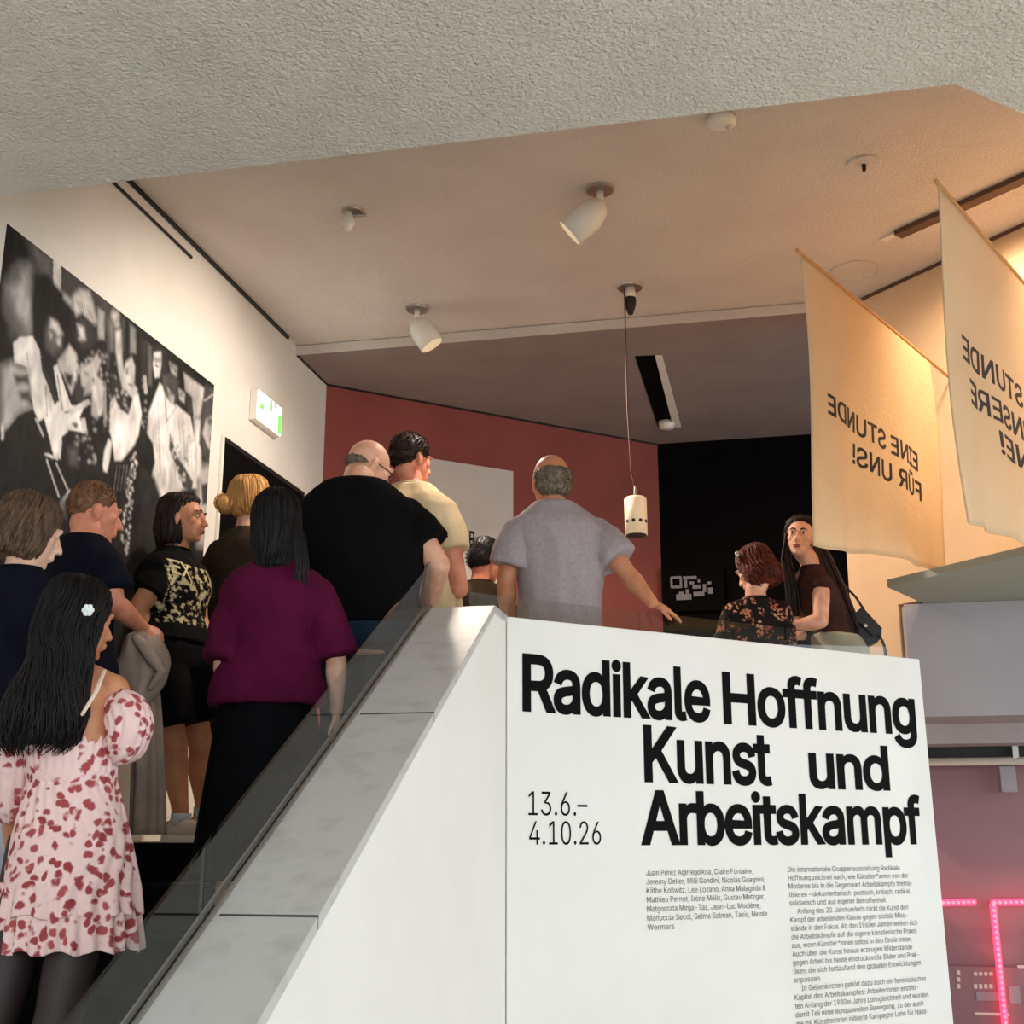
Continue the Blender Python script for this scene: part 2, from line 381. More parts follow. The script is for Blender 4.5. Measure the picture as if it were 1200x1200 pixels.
colB = ['Die internationale Gruppenausstellung Radikale', 'Hoffnung zeichnet nach, wie K\u00fcnstler*innen von der', 'Moderne bis in die Gegenwart Arbeitsk\u00e4mpfe thema-',
        'tisieren \u2013 dokumentarisch, poetisch, kritisch, radikal,', 'solidarisch und aus eigener Betroffenheit.', '    Anfang des 20. Jahrhunderts r\u00fcckt die Kunst den',
        'Kampf der arbeitenden Klasse gegen soziale Miss-', 'st\u00e4nde in den Fokus. Ab den 1960er Jahren weiten sich', 'die Arbeitsk\u00e4mpfe auf die eigene k\u00fcnstlerische Praxis',
        'aus, wenn K\u00fcnstler*innen selbst in den Streik treten.', 'Auch \u00fcber die Kunst hinaus erzeugen Widerst\u00e4nde', 'gegen Arbeit bis heute eindrucksvolle Bilder und Prak-',
        'tiken, die sich fortlaufend den globalen Entwicklungen', 'anpassen.', '    In Gelsenkirchen geh\u00f6rt dazu auch ein feministisches', 'Kapitel des Arbeitskampfes: Arbeiterinnen erstritt-',
        'ten Anfang der 1980er Jahre Lohngleichheit und wurden', 'damit Teil einer europaweiten Bewegung, zu der auch', 'die mit K\u00fcnstlerinnen initiierte Kampagne Lohn f\u00fcr Haus-']
colB_r = [1054, 1064, 1069, 1067, 1039, 1064, 1063, 1075, 1074, 1069, 1069, 1077, 1079, 962, 1085, 1076, 1088, 1082, 1088, 1086]
uA, zA = tpx(757, 1026); z7 = tpx(760, 1090)[1]; spA = (zA - z7) / 6
for i, t in enumerate(colA):
    z = zA - spA * i; e = tpx(colA_r[i], 1023 + 10.6 * i)[0]
    lettering(tw, t, 'ink', pl, uA, e, z, spA * .64, -.006)
uB, zB = tpx(923, 1022); z9 = tpx(929, 1101)[1]; spB = (zB - z9) / 8
for i, t in enumerate(colB):
    ind = t.startswith('  '); z = zB - spB * i
    e = tpx(colB_r[i], 1018 + 9.6 * i)[0]
    lettering(tw, t.strip(), 'ink', pl, uB + (.045 if ind else 0), e, z, spB * .64, -.006)

# ------------------------------------------------------------------ photographic wall print (colours per vertex of a fine grid)
t0, zt = lwpx(8, 262); t1, zt2 = lwpx(250, 452); zt = (zt + zt2) / 2; zb = EYE + .85
NX, NZ = 330, 330
uu = np.linspace(0, 1, NX); vv = np.linspace(0, 1, NZ)
U, V = np.meshgrid(uu, vv)
val = np.full(U.shape, .028)
def mp(pts):
    o = []
    for x, y in pts:
        t, z = lwpx(x, y); o.append(((t - t0) / (t1 - t0), (zt - z) / (zt - zb)))
    return np.array(o)
def paint(g, pts, soft=0.0, alpha=1.0):
    global val
    p = mp(pts); ins = np.zeros(U.shape, bool); n = len(p); dist = np.full(U.shape, 9.0)
    for i in range(n):
        x1, y1 = p[i]; x2, y2 = p[(i + 1) % n]
        c = ((y1 > V) != (y2 > V)) & (U < (x2 - x1) * (V - y1) / (y2 - y1 + 1e-12) + x1); ins ^= c
        if soft:
            dx, dy = x2 - x1, y2 - y1; tt = np.clip(((U - x1) * dx + (V - y1) * dy) / (dx * dx + dy * dy + 1e-12), 0, 1)
            dist = np.minimum(dist, np.hypot(U - x1 - tt * dx, V - y1 - tt * dy))
    a = ins.astype(float)
    if soft: a = np.where(ins, .5 + .5 * np.clip(dist / soft, 0, 1), .5 - .5 * np.clip(dist / soft, 0, 1))
    a = a * alpha; val = val * (1 - a) + g * a
def line(g, a, b, w=1.2):
    (x1, y1), (x2, y2) = a, b; l = math.hypot(x2 - x1, y2 - y1); nx, ny = -(y2 - y1) / l * w / 2, (x2 - x1) / l * w / 2
    paint(g, [(x1 + nx, y1 + ny), (x2 + nx, y2 + ny), (x2 - nx, y2 - ny), (x1 - nx, y1 - ny)])
def disc(g, x, y, rx, ry, soft=.01, alpha=1): paint(g, [(x + rx * math.cos(a), y + ry * math.sin(a)) for a in np.linspace(0, 2 * math.pi, 13)[:-1]], soft, alpha)
paint(.2, [(28, 277), (61, 301), (61, 335), (46, 322), (36, 300)], .02)
paint(.68, [(61, 301), (70.5, 309), (70.5, 345), (61, 333)])
paint(.09, [(71, 309), (135, 358), (135, 400), (84, 350), (71, 345)], .01)
for x, y, w, h, g in ((113, 360, 8, 38, .42), (127, 372, 5, 40, .2), (151, 380, 7, 34, .3), (141, 372, 4, 40, .12), (164, 395, 7, 50, .06), (172, 402, 5, 50, .16), (124, 372, 3, 60, .14)):
    paint(g, [(x, y), (x + w, y + w * .8), (x + w, y + h), (x, y + h)], .006)
paint(.5, [(7, 335), (22, 314), (33, 314), (35, 345), (41, 360), (36, 388), (29, 395), (20, 380), (9, 368)], .03)
paint(.2, [(8, 360), (14, 392), (30, 400), (28, 382), (16, 372)], .03)
paint(.12, [(10, 330), (20, 326), (20, 318), (12, 322)], .02)
paint(.02, [(38, 325), (55, 322), (68, 340), (78, 360), (83, 388), (79, 408), (70, 402), (60, 374), (51, 380), (46, 402), (37, 395), (35, 360)], .01)
paint(.16, [(56, 374), (66, 378), (73, 392), (71, 409), (62, 418), (52, 408), (51, 388)], .01)
paint(.66, [(58, 373), (66, 378), (72, 391), (67, 394), (62, 386), (57, 384)], .008)
paint(.6, [(65, 398), (70, 396), (70, 406), (66, 404)], .006)
paint(.5, [(56, 388), (60, 392), (58, 398)], .006)
paint(.76, [(14, 402), (22, 395), (37, 394), (45, 410), (50, 430), (58, 450), (62, 474), (68, 470), (61, 430), (66, 427), (75, 455), (82, 475), (97, 477), (92, 490), (100, 508), (80, 504), (71, 512), (70, 530), (62, 537), (56, 512), (50, 490), (44, 494), (38, 480), (34, 455), (30, 430), (15, 425)])
line(.35, (52, 452), (54, 490), 1.2); line(.45, (30, 412), (36, 470), 1.2); line(.3, (66, 440), (72, 482), 1.5); line(.2, (74, 484), (80, 482), 2)
paint(.06, [(45, 412), (50, 428), (60, 450), (66, 470), (63, 475), (56, 455), (48, 436)])
paint(.56, [(0, 430), (12, 424), (22, 430), (32, 432), (34, 440), (28, 445), (34, 452), (36, 460), (30, 468), (35, 478), (22, 485), (10, 500), (2, 506), (0, 505)], .015)
paint(.07, [(15, 440), (30, 441), (31, 446), (18, 450)], .008); paint(.07, [(21, 460), (33, 458), (33, 467), (24, 468)], .008)
paint(.025, [(0, 512), (20, 487), (37, 480), (42, 500), (48, 520), (55, 545), (72, 592), (72, 640), (0, 640)])
paint(.72, [(0, 495), (3, 500), (3, 515), (0, 517)])
line(.7, (51, 532), (67, 538), 3.5); line(.66, (67, 538), (70, 516), 4); line(.55, (40, 490), (50, 512), 2.5)
line(.68, (53, 538), (68, 583), 2); line(.62, (64, 542), (78, 574), 1.7); line(.5, (82, 574), (70, 590), 4); line(.45, (71, 588), (82, 620), 6); line(.6, (33, 574), (38, 580), 3)
paint(.58, [(84, 347), (92, 338), (104, 341), (108, 355), (113, 378), (109, 382), (95, 366), (88, 371), (84, 360)], .008)
for i in range(6): line(.25, (88 + i * 3, 350 + i * 2), (92 + i * 3, 364 + i * 2), .9)
paint(.5, [(72, 342), (84, 352), (83, 362), (73, 350)], .008)
paint(.07, [(92, 371), (108, 381), (114, 396), (106, 408), (94, 408), (86, 395)], .008)
paint(.62, [(89, 380), (97, 384), (99, 398), (93, 399)], .008)
paint(.6, [(67, 422), (80, 404), (88, 414), (91, 430), (88, 447), (82, 462), (73, 440), (66, 430)], .006)
paint(.05, [(74, 437), (84, 440), (82, 452), (78, 450)], .006)
paint(.5, [(92, 430), (105, 425), (112, 414), (118, 421), (112, 440), (122, 449), (120, 482), (112, 492), (106, 486), (106, 460), (96, 465), (94, 450)], .006)
paint(.06, [(86, 448), (98, 455), (96, 472), (88, 470)], .006)
line(.66, (108, 452), (116, 487), 5); line(.3, (121, 446), (122, 500), 4); line(.6, (80, 484), (104, 470), 7); line(.6, (96, 490), (98, 508), 6)
paint(.14, [(78, 525), (90, 525), (90, 548), (80, 545)], .01)
rs = random.Random(3)
def speck(n, x0, x1, y0, y1, g0, g1, r0, r1, sl=0.0):
    for _ in range(n):
        x = rs.uniform(x0, x1); y = rs.uniform(y0, y1) + (x - x0) * sl
        disc(rs.uniform(g0, g1), x, y, rs.uniform(r0, r1), rs.uniform(r0, r1) * 1.4, .004)
speck(36, 88, 134, 395, 440, .1, .6, .8, 2.2, .6); speck(26, 84, 112, 492, 545, .1, .5, .8, 2.4); speck(20, 120, 135, 420, 520, .04, .4, .8, 2)
disc(.7, 134, 370, 4.5, 6); disc(.6, 136, 380, 3, 4)
paint(.56, [(134, 388), (141, 386), (142, 420), (145, 445), (149, 458), (142, 457), (137, 432), (134, 410)], .006)
paint(.62, [(146, 425), (153, 418), (157, 430), (156, 450), (160, 456), (158, 470), (149, 462), (143, 440)], .006)
paint(.25, [(146, 432), (149, 430), (149, 438), (146, 440)], .004); line(.2, (148, 450), (155, 452), 1.5)
paint(.06, [(132, 440), (142, 455), (150, 470), (146, 484), (134, 475), (128, 462)], .006); speck(16, 134, 150, 455, 482, .3, .7, .8, 1.8)
paint(.84, [(128, 472), (133, 464), (138, 478), (149, 486), (155, 466), (161, 461), (165, 485), (161, 510), (156, 522), (141, 540), (133, 540), (130, 516), (127, 505)], .004)
paint(.78, [(119, 545), (121, 528), (126, 514), (130, 518), (128, 535), (124, 554), (120, 552)], .004)
line(.6, (134, 466), (129, 478), 3)
paint(.04, [(166, 470), (172, 480), (170, 520), (162, 540), (150, 545), (158, 522), (166, 500)])
line(.5, (168, 440), (170, 462), 4); speck(14, 165, 172, 440, 510, .2, .5, .8, 1.6)
paint(.05, [(178, 406), (188, 404), (195, 414), (195, 442), (188, 445), (187, 415), (179, 414)])
paint(.72, [(179, 413), (188, 412), (188, 426), (186, 442), (180, 443), (178, 428)], .004)
disc(.08, 180.5, 421, 1.6, 1.2); disc(.08, 185.5, 422, 1.6, 1.2); line(.15, (180, 428), (185, 430), 1.6); line(.3, (183, 421), (182, 426), 1)
paint(.76, [(173, 484), (186, 449), (192, 455), (205, 474), (222, 488), (228, 520), (230, 572), (212, 574), (200, 588), (188, 590), (180, 572), (176, 560), (181, 540), (178, 520), (171, 508)], .005)
line(.4, (192, 458), (194, 496), 2); line(.5, (184, 470), (186, 560), 1); line(.5, (208, 490), (212, 540), 1); line(.45, (194, 494), (206, 476), 1.4)
for i in range(12): line(.58, (178 + i * 4, 500 + (i * 37) % 30), (180 + i * 4, 540 + (i * 23) % 30), .9)
paint(.1, [(189, 440), (200, 436), (209, 447), (207, 462), (204, 476), (195, 467), (190, 457)], .005)
paint(.55, [(195, 454), (203, 464), (202, 475), (197, 468)], .005); disc(.12, 199, 461, 2, 1.5)
paint(.5, [(197, 424), (207, 430), (206, 442), (199, 436)], .005); disc(.1, 200, 428, 2, 3); disc(.12, 205, 434, 2, 2)
paint(.55, [(208, 455), (216, 461), (215, 474), (209, 468)], .005); disc(.1, 211, 462, 1.6, 2)
line(.12, (209, 470), (216, 474), 2); paint(.08, [(217, 462), (224, 468), (224, 486), (219, 482)], .005)
paint(.56, [(214, 437), (240, 456), (238, 486), (226, 490), (224, 466), (216, 458)], .006)
paint(.1, [(198, 508), (206, 534), (216, 549), (225, 565), (223, 576), (214, 572), (205, 546), (197, 526)], .005); speck(22, 199, 216, 512, 552, .4, .75, 1, 2, 1.0)
speck(14, 216, 226, 500, 545, .3, .8, .8, 1.6)
paint(.5, [(230, 545), (250, 545), (250, 640), (230, 640)], .02); paint(.7, [(226, 490), (236, 490), (234, 560), (229, 560)], .01)
paint(.1, [(239, 450), (250, 456), (249, 548), (240, 540), (232, 520), (234, 485)], .006)
paint(.45, [(240, 492), (248, 486), (248, 530), (242, 524), (236, 508)], .006); disc(.08, 245, 494, 3, 3); disc(.08, 247, 515, 2, 4); line(.5, (238, 470), (249, 462), 2)
paint(.07, [(235, 568), (242, 566), (244, 590), (236, 592)], .006)
paint(.05, [(162, 545), (180, 560), (190, 592), (190, 640), (160, 640)], .01); paint(.03, [(72, 590), (150, 560), (150, 640), (72, 640)], .02)
for i in range(80):
    y = 530 + i * 1.5; disc(rs.uniform(.4, .9), 156 - (y - 530) * .11 + rs.uniform(-4, 5), y, rs.uniform(.7, 1.6), rs.uniform(1, 2), .003)
for i in range(5): line(.2, (136 + i * 4, 545), (132 + i * 4, 575), 1.2)
def fbm(seed, cells, st=1.0):
    rs_ = np.random.RandomState(seed); out = np.zeros(val.shape)
    for o_ in range(3):
        n_ = cells * 2 ** o_; gr = rs_.rand(n_ + 2, int(n_ * st) + 2); y = V * n_; x = U * int(n_ * st); yi = y.astype(int); xi = x.astype(int); fy = y - yi; fx = x - xi; fy = fy * fy * (3 - 2 * fy); fx = fx * fx * (3 - 2 * fx)
        out += ((gr[yi, xi] * (1 - fx) + gr[yi, xi + 1] * fx) * (1 - fy) + (gr[yi + 1, xi] * (1 - fx) + gr[yi + 1, xi + 1] * fx) * fy) / 2 ** o_
    return out / 1.75
n1, n2_ = fbm(5, 14, 2.0), fbm(9, 30, 2.0)
val = val * (.62 + .72 * n1) * (.8 + .4 * n2_) + .03 * np.clip(n2_ - .5, 0, 1) * (val < .2)
for _ in range(2): val[1:-1, 1:-1] = .6 * val[1:-1, 1:-1] + .1 * (val[:-2, 1:-1] + val[2:, 1:-1] + val[1:-1, :-2] + val[1:-1, 2:])
val = val * .95 + np.random.RandomState(2).rand(*val.shape) * .012
g = G()
vs = [lw(t0 + (t1 - t0) * U[j, i], .006, zt - (zt - zb) * V[j, i]) for j in range(NZ) for i in range(NX)]
fs = [(j * NX + i, j * NX + i + 1, j * NX + NX + i + 1, j * NX + NX + i) for j in range(NZ - 1) for i in range(NX - 1)]
me = bpy.data.meshes.new('photo_print'); me.from_pydata([tuple(v) for v in vs], [], fs)
ca = me.color_attributes.new('col', 'FLOAT_COLOR', 'POINT')
colr = np.ones((NX * NZ, 4)); vf = val.ravel() ** 1.25; colr[:, 0] = vf; colr[:, 1] = vf * .96; colr[:, 2] = vf * .93
ca.data.foreach_set('color', colr.ravel())
pr = empty('photo_mural', lw((t0 + t1) / 2, .004, zb))
def under(o, e): o.parent = e; o.matrix_parent_inverse = Matrix.Translation(-e.location); return o
under(obj('photo_print', me, attrmat('photographic print ink', rough=.7)), pr)
under(obj('backing_board', G().prism([lw(t0, .0005, 0), lw(t1, .0005, 0), lw(t1, .005, 0), lw(t0, .005, 0)], zb, zt), 'dark'), pr)
tag(pr, 'large black and white crowd photograph mounted on the white wall along the stairs', 'mural')

# dark doorway in the left wall, exit sign above it
ta, za = lwpx(261, 516); tb, zb2 = lwpx(338, 572)
zd = (za + zb2) / 2
def lwbox(name, a, b, n0, n1, z0, z1, m, parent=None): return obj(name, G().prism([lw(a, n0, 0), lw(b, n0, 0), lw(b, n1, 0), lw(a, n1, 0)], z0, z1), m, parent)
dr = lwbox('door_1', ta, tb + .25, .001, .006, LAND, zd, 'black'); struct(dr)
for a, b, z0, z1 in ((ta - .03, ta, LAND, zd + .03), (tb + .25, tb + .28, LAND, zd + .03), (ta, tb + .25, zd, zd + .03)): lwbox('door_frame', a, b, .001, .014, z0, z1, 'dark' if z1 - z0 < .1 else 'wall', dr)
te, ze = lwpx(307, 485)
MT['signw'] = M('lit exit sign face', (1, 1, 1, 1), .4, emit=((.95, 1, .9, 1), 11.0)); MT['signg'] = M('exit sign green', hexc(40, 160, 40), .4, emit=((.15, .75, .08, 1), 1.6))
sg = empty('exit_sign', lw(te, .03, ze - .1))
def sb(name, a, b, n0, n1, z0, z1, m): return under(obj(name, G().prism([lw(te + a, n0, 0), lw(te + b, n0, 0), lw(te + b, n1, 0), lw(te + a, n1, 0)], ze + z0, ze + z1), m), sg)
sb('housing', -.19, .19, .003, .05, -.1, .1, 'lampw'); sb('lit_face', -.18, .18, .0505, .056, -.09, .09, 'signw')
for a, b, z0, z1 in ((.12, .18, -.09, .04), (-.02, .03, .01, .09), (.05, .1, .05, .09), (-.16, -.1, -.02, .02)): sb('pictogram', a, b, .0565, .058, z0, z1, 'signg')
tag(sg, 'lit white and green emergency exit sign on the white wall above the dark doorway', 'exit sign')
# shadow-gap track along the left wall under the ceiling
ts0 = lwpx(150, 212)[0] - 1.0; 
trk = lwbox('trim_1', ts0, 8.0, .001, .018, CEIL - .022, CEIL - .001, 'dark'); struct(trk)
lwbox('trim_2', ts0, 6.6, .001, .012, CEIL - .105, CEIL - .09, 'dark')['kind'] = 'structure'
sx = (B1 - LW0).dot(LWD)
lwbox('trim_3', sx, tL, .001, .01, LOWC - .012, LOWC - .001, 'dark')['kind'] = 'structure'
obj_t = obj('trim_4', G().prism([RC + RN * .001, RE + RN * .001, RE + RN * .012, RC + RN * .012], LOWC - .014, LOWC - .001), 'dark'); struct(obj_t)

# information board on the red wall
def redpx(px, py): q = onplane(px, py, RC, RN); return (q - RC).dot(RD), q.z
def rd(u, n, z): return RC + RD * u + RN * n + Vector((0, 0, z))
ua, zr = redpx(600, 553); ul, _ = redpx(478, 540)
bd = obj('information_board', G().prism([rd(ul, .002, 0), rd(ua, .002, 0), rd(ua, .02, 0), rd(ul, .02, 0)], LAND + .35, zr), M('board paint', hexc(206, 196, 188), .7, var=(3, hexc(200, 190, 182), .4, .7)))
tag(bd, 'tall white text board on the terracotta wall behind the visitors', 'board')
a = redpx(534, 639); b = redpx(536, 618); e = redpx(555, 632)
lettering(bd, 'NER', 'ink', lambda u, v, n: rd(u, .0215, v), a[0], e[0], redpx(540, 638)[1], .105, .02)
# projected picture on the far black wall
FP = RE; 
def farpx(px, py): q = onplane(px, py, FP, -S); return (q - FP).dot(P), q.z
scr = empty('video_screen', FP + P * .6 + Vector((0, 0, LAND + .9)))
def fb(name, x0, x1, z0, z1, n0, n1, m): return under(obj(name, G().prism([FP + P * x0 - S * n0, FP + P * x1 - S * n0, FP + P * x1 - S * n1, FP + P * x0 - S * n1], z0, z1), m), scr)
xa, zu = farpx(776, 668); xb, zl = farpx(850, 716)
fb('screen_body', xa, xb, zl, zu, .002, .05, 'black')
MT['pixw'] = M('grey screen picture', hexc(96, 88, 88), .6, emit=(hexc(150, 140, 140), .12))
for x0, y0, x1, y1 in ((787, 677, 799, 679.5), (787, 688, 799, 690.5), (786, 678, 789, 690), (797, 678, 800, 690), (801, 677, 817, 680), (802, 681, 806, 690), (808, 683, 814, 686), (812, 687, 822, 691), (818, 680, 821, 684), (824, 686, 828, 695), (793, 698, 811, 704), (796, 695, 802, 698), (804, 692, 808, 697), (813, 695, 826, 700), (829, 683, 834, 686), (830, 690, 836, 697)):
    a, z1_ = farpx(x0, y0); b, z0_ = farpx(x1, y1); fb('screen_picture', a, b, z0_, z1_, .0505, .053, 'pixw')
tag(scr, 'black screen with pale blurred picture on the black wall beside the red haired visitor', 'screen')
# slot in the lower ceiling with a recessed spot
def lcp(px, py): return atz(px, py, LOWC)
pts = [lcp(744, 417), lcp(768, 416), lcp(789, 498), lcp(771, 500)]
sl = empty('ceiling_slot', sum(pts, Vector()) / 4)
under(obj('recess', G().prism([(p.x, p.y) + (0,) for p in pts], LOWC - .004, LOWC - .002), 'black'), sl)
fr = [lcp(768, 416), lcp(776, 416), lcp(798, 498), lcp(789, 498)]
under(obj('slot_frame', G().prism([(p.x, p.y, 0) for p in fr], LOWC - .02, LOWC - .002), 'lampw'), sl)
q = lcp(781, 494); gg = G(); gg.tube([(q.x, q.y, LOWC - .003), (q.x, q.y, LOWC - .06)], [.07, .055], 16, False); under(obj('recessed_spot', gg.mesh('recessed_spot', True), 'lampw'), sl)
tag(sl, 'long narrow dark slot with a small spot in the lowered ceiling', 'ceiling slot')

# ------------------------------------------------------------------ ceiling fittings
def spotlight(name, label, px, py, aim, energy, col, size, parent_label=None, L=.2, r=.085):
    p = atz(px, py, CEIL); e = empty(name, p)
    gg = G(); gg.tube([(0, 0, -.001), (0, 0, -.016)], [.075, .07], 20, False); obj('ceiling_plate', gg.mesh('ceiling_plate'), 'metal', e)
    gg = G(); gg.tube([(0, 0, -.016), (0, 0, -.085)], [.018, .018], 12, False); gg.ell((0, 0, -.09), (.026, .026, .026)); obj('stem', gg.mesh('stem', True), 'lampw', e)
    a = Vector(aim).normalized(); s = Vector((0, 0, -.1))
    prof = [(0, .03), (.02, .055), (.05, .072), (.1, r), (L, r), (L, r - .006), (.12, r - .008)]
    b0 = s - a * .02
    gg = G(); gg.tube([b0 + a * (t + i * 1e-4) for i, (t, _) in enumerate(prof[:5])], [q for _, q in prof[:5]], 24, False)
    me = gg.mesh('lamp_head', True); obj('lamp_head', bevel(me, .0), 'lampw', e) if False else obj('lamp_head', me, 'lampw', e)
    gg = G(); gg.tube([b0 + a * (L + .0005), b0 + a * (L + .004)], [r - .008, r - .008], 24, False); obj('lamp_mouth', gg.mesh('lamp_mouth'), M(name + ' lens', (1, .85, .6, 1), .3, emit=((1, .8, .5, 1), .25)), e)
    ld = bpy.data.lights.new(name + '_light', 'SPOT'); ld.energy = energy; ld.color = col; ld.spot_size = size; ld.spot_blend = .7; ld.shadow_soft_size = .06
    lo = bpy.data.objects.new('light_source', ld); C.objects.link(lo); lo.parent = e; lo.location = b0 + a * (L + .06); lo.rotation_euler = a.to_track_quat('-Z', 'Y').to_euler()
    tag(e, label, 'spotlight'); return e
spotlight('ceiling_spotlight', 'white bell shaped ceiling spotlight tilted towards the photo mural', 703, 221, (-.68, .22, -.56), 165, (1, .86, .72), 1.7, L=.23)
spotlight('ceiling_spotlight', 'smaller white ceiling spotlight near the lit cornice tilted towards the text board', 489, 361, (.45, .05, -.7), 250, (1, .85, .7), 2.3, L=.2, r=.08)
# bare lamp, pendant, plate, puck, speaker
p = atz(413, 247, CEIL); e = empty('ceiling_sprinkler', p)
gg = G(); gg.tube([(0, 0, -.001), (0, 0, -.012)], [.06, .055], 18, False); obj('ceiling_plate', gg.mesh('ceiling_plate'), 'metal', e)
gg = G(); gg.tube([(-.02, 0, -.012), (-.02, 0, -.05), (-.02, 0, -.075), (-.02, 0, -.1)], [.02, .03, .038, .022], 14); obj('lamp_bulb', gg.mesh('lamp_bulb', True), 'lampw', e)
gg = G(); gg.tube([(-.02, .0, -.03), (.07, .0, -.026)], [.012, .01], 10); obj('bracket_arm', gg.mesh('bracket_arm', True), 'metal', e)
tag(e, 'small white bulb fitting on a short bracket on the ceiling above the white wall', 'ceiling lamp')
p = atz(738, 336, CEIL); e = empty('pendant_lamp', p)
gg = G(); gg.tube([(0, 0, -.001), (0, 0, -.012)], [.08, .075], 18, False); obj('ceiling_plate', gg.mesh('ceiling_plate'), 'metal', e)
gg = G(); gg.tube([(0, 0, -.012), (0, 0, -.09)], [.032, .036], 16, False); obj('socket', gg.mesh('socket', True), 'lampw', e)
gg = G(); gg.tube([(0, 0, -.09), (0, 0, -.13), (0, 0, -.17)], [.038, .034, .02], 16); obj('socket_cap', gg.mesh('socket_cap', True), 'dark', e)
zlt = W(742, 583, p.y).z - CEIL; zlb = W(742, 627, p.y).z - CEIL
gg = G(); gg.tube([(-.035, -.02, -.01), (-.036, -.02, -.8), (-.02, 0, zlt + .16), (0, 0, zlt + .05)], [.0045] * 4, 6); obj('cable', gg.mesh('cable', True), M('red brown cable', hexc(84, 48, 40), .6), e)
gg = G(); gg.tube([(0, 0, zlt + .07), (0, 0, zlt + .005)], [.006, .012], 10); obj('cable_grip', gg.mesh('cable_grip', True), 'metal', e)
gg = G(); gg.tube([(0, 0, zlt), (0, 0, zlt - .012), (0, 0, zlb)], [.055, .066, .066], 28, False); sh = obj('shade', gg.mesh('shade', True), M('perforated lamp enamel', hexc(236, 218, 190), .5, emit=((1, .75, .45, 1), .12)), e)
for k in range(10):
    a = 2 * math.pi * k / 10
    gg = G(); c = Vector((.0662 * math.cos(a), .0662 * math.sin(a), zlb + .075)); gg.tube([c * 1.0, c + Vector((math.cos(a), math.sin(a), 0)) * .002], [.011, .011], 10, False); obj('shade_hole', gg.mesh('shade_hole'), 'dark', sh)
gg = G(); gg.tube([(0, 0, zlb + .001), (0, 0, zlb - .004)], [.06, .06], 20, False); obj('lamp_mouth', gg.mesh('lamp_mouth'), 'dark', e)
tag(e, 'white perforated cylinder pendant hanging on a long thin cable before the red wall', 'pendant lamp')
p = atz(845, 138, CEIL); e = empty('smoke_detector', p)
gg = G(); gg.tube([(0, 0, -.001), (0, 0, -.03), (0, 0, -.045)], [.07, .07, .045], 20, False); obj('detector_body', gg.mesh('detector_body', True), 'lampw', e)
gg = G(); gg.tube([(.035, 0, -.04), (.035, 0, -.055)], [.02, .014], 12); obj('sensor', gg.mesh('sensor', True), 'lampw', e)
tag(e, 'small cream smoke detector on the ceiling beside the foyer soffit edge', 'smoke detector')
p = atz(1012, 191, CEIL); e = empty('ceiling_rosette', p)
gg = G(); gg.tube([(0, 0, -.001), (0, 0, -.01)], [.085, .08], 22, False); obj('cover_plate', gg.mesh('cover_plate'), 'ceil', e)
gg = G(); gg.tube([(0, 0, -.01), (0, 0, -.04)], [.012, .01], 10); obj('hook', gg.mesh('hook', True), 'dark', e)
tag(e, 'flat round ceiling cover plate with a small dark hook', 'ceiling rosette')
p = atz(1001, 318, CEIL); gg = G()
N = 40; rings = [[p + Vector((r * math.cos(2 * math.pi * j / N), r * math.sin(2 * math.pi * j / N), z)) for j in range(N)] for r, z in ((.15, -.001), (.15, -.008), (.135, -.008), (.133, -.001))]
e = empty('ceiling_speaker', p)
under(obj('speaker_ring', gg.loft(rings, False), 'ceil'), e); gg = G(); gg.tube([p + Vector((0, 0, -.0008)), p + Vector((0, 0, -.004))], [.13, .13], 36, False); under(obj('speaker_grille', gg.mesh('speaker_grille'), 'ceil'), e)
tag(e, 'round flush ceiling speaker painted like the ceiling above the first banner', 'speaker')
# slot near the right wall, holding warm lamps that light wall and banners
p1, p2 = atz(1052, 272, CEIL), atz(1215, 199, CEIL); dd = (p2 - p1).normalized(); nn = Vector((-dd.y, dd.x, 0))
e = empty('light_slot', p1); p3 = p1 + dd * 1.7
def ls(name, a, b, w0, w1, z0, z1, m): return under(obj(name, G().prism([p1 + dd * a + nn * w0, p1 + dd * b + nn * w0, p1 + dd * b + nn * w1, p1 + dd * a + nn * w1], z0, z1), m), e)
ls('slot_lining', 0, 1.75, -.035, .035, CEIL - .03, CEIL - .001, 'slot'); ls('end_cap', -.1, 0, -.02, .02, CEIL - .012, CEIL - .001, 'lampw')
tag(e, 'long brown lighting channel on the ceiling running beside the right wall', 'lighting channel')
for t, en in ((.5, 70), (1.3, 80)):
    ld = bpy.data.lights.new('channel_light', 'SPOT'); ld.energy = en; ld.color = (1, .77, .52); ld.spot_size = 2.4; ld.spot_blend = .8; ld.shadow_soft_size = .1
    lo = bpy.data.objects.new('channel_light', ld); C.objects.link(lo); lo.parent = e; lo.location = dd * t + Vector((0, 0, -.06)); lo.rotation_euler = Vector((.25, .35, -1)).to_track_quat('-Z', 'Y').to_euler()
# faint shadow joint between ceiling and right wall
struct(obj('trim_5', G().prism([rw(-.2, 0) - RWN * .012, rw(6, 0) - RWN * .012, rw(6, 0) - RWN * .001, rw(-.2, 0) - RWN * .001], CEIL - .02, CEIL - .002), 'slot'))

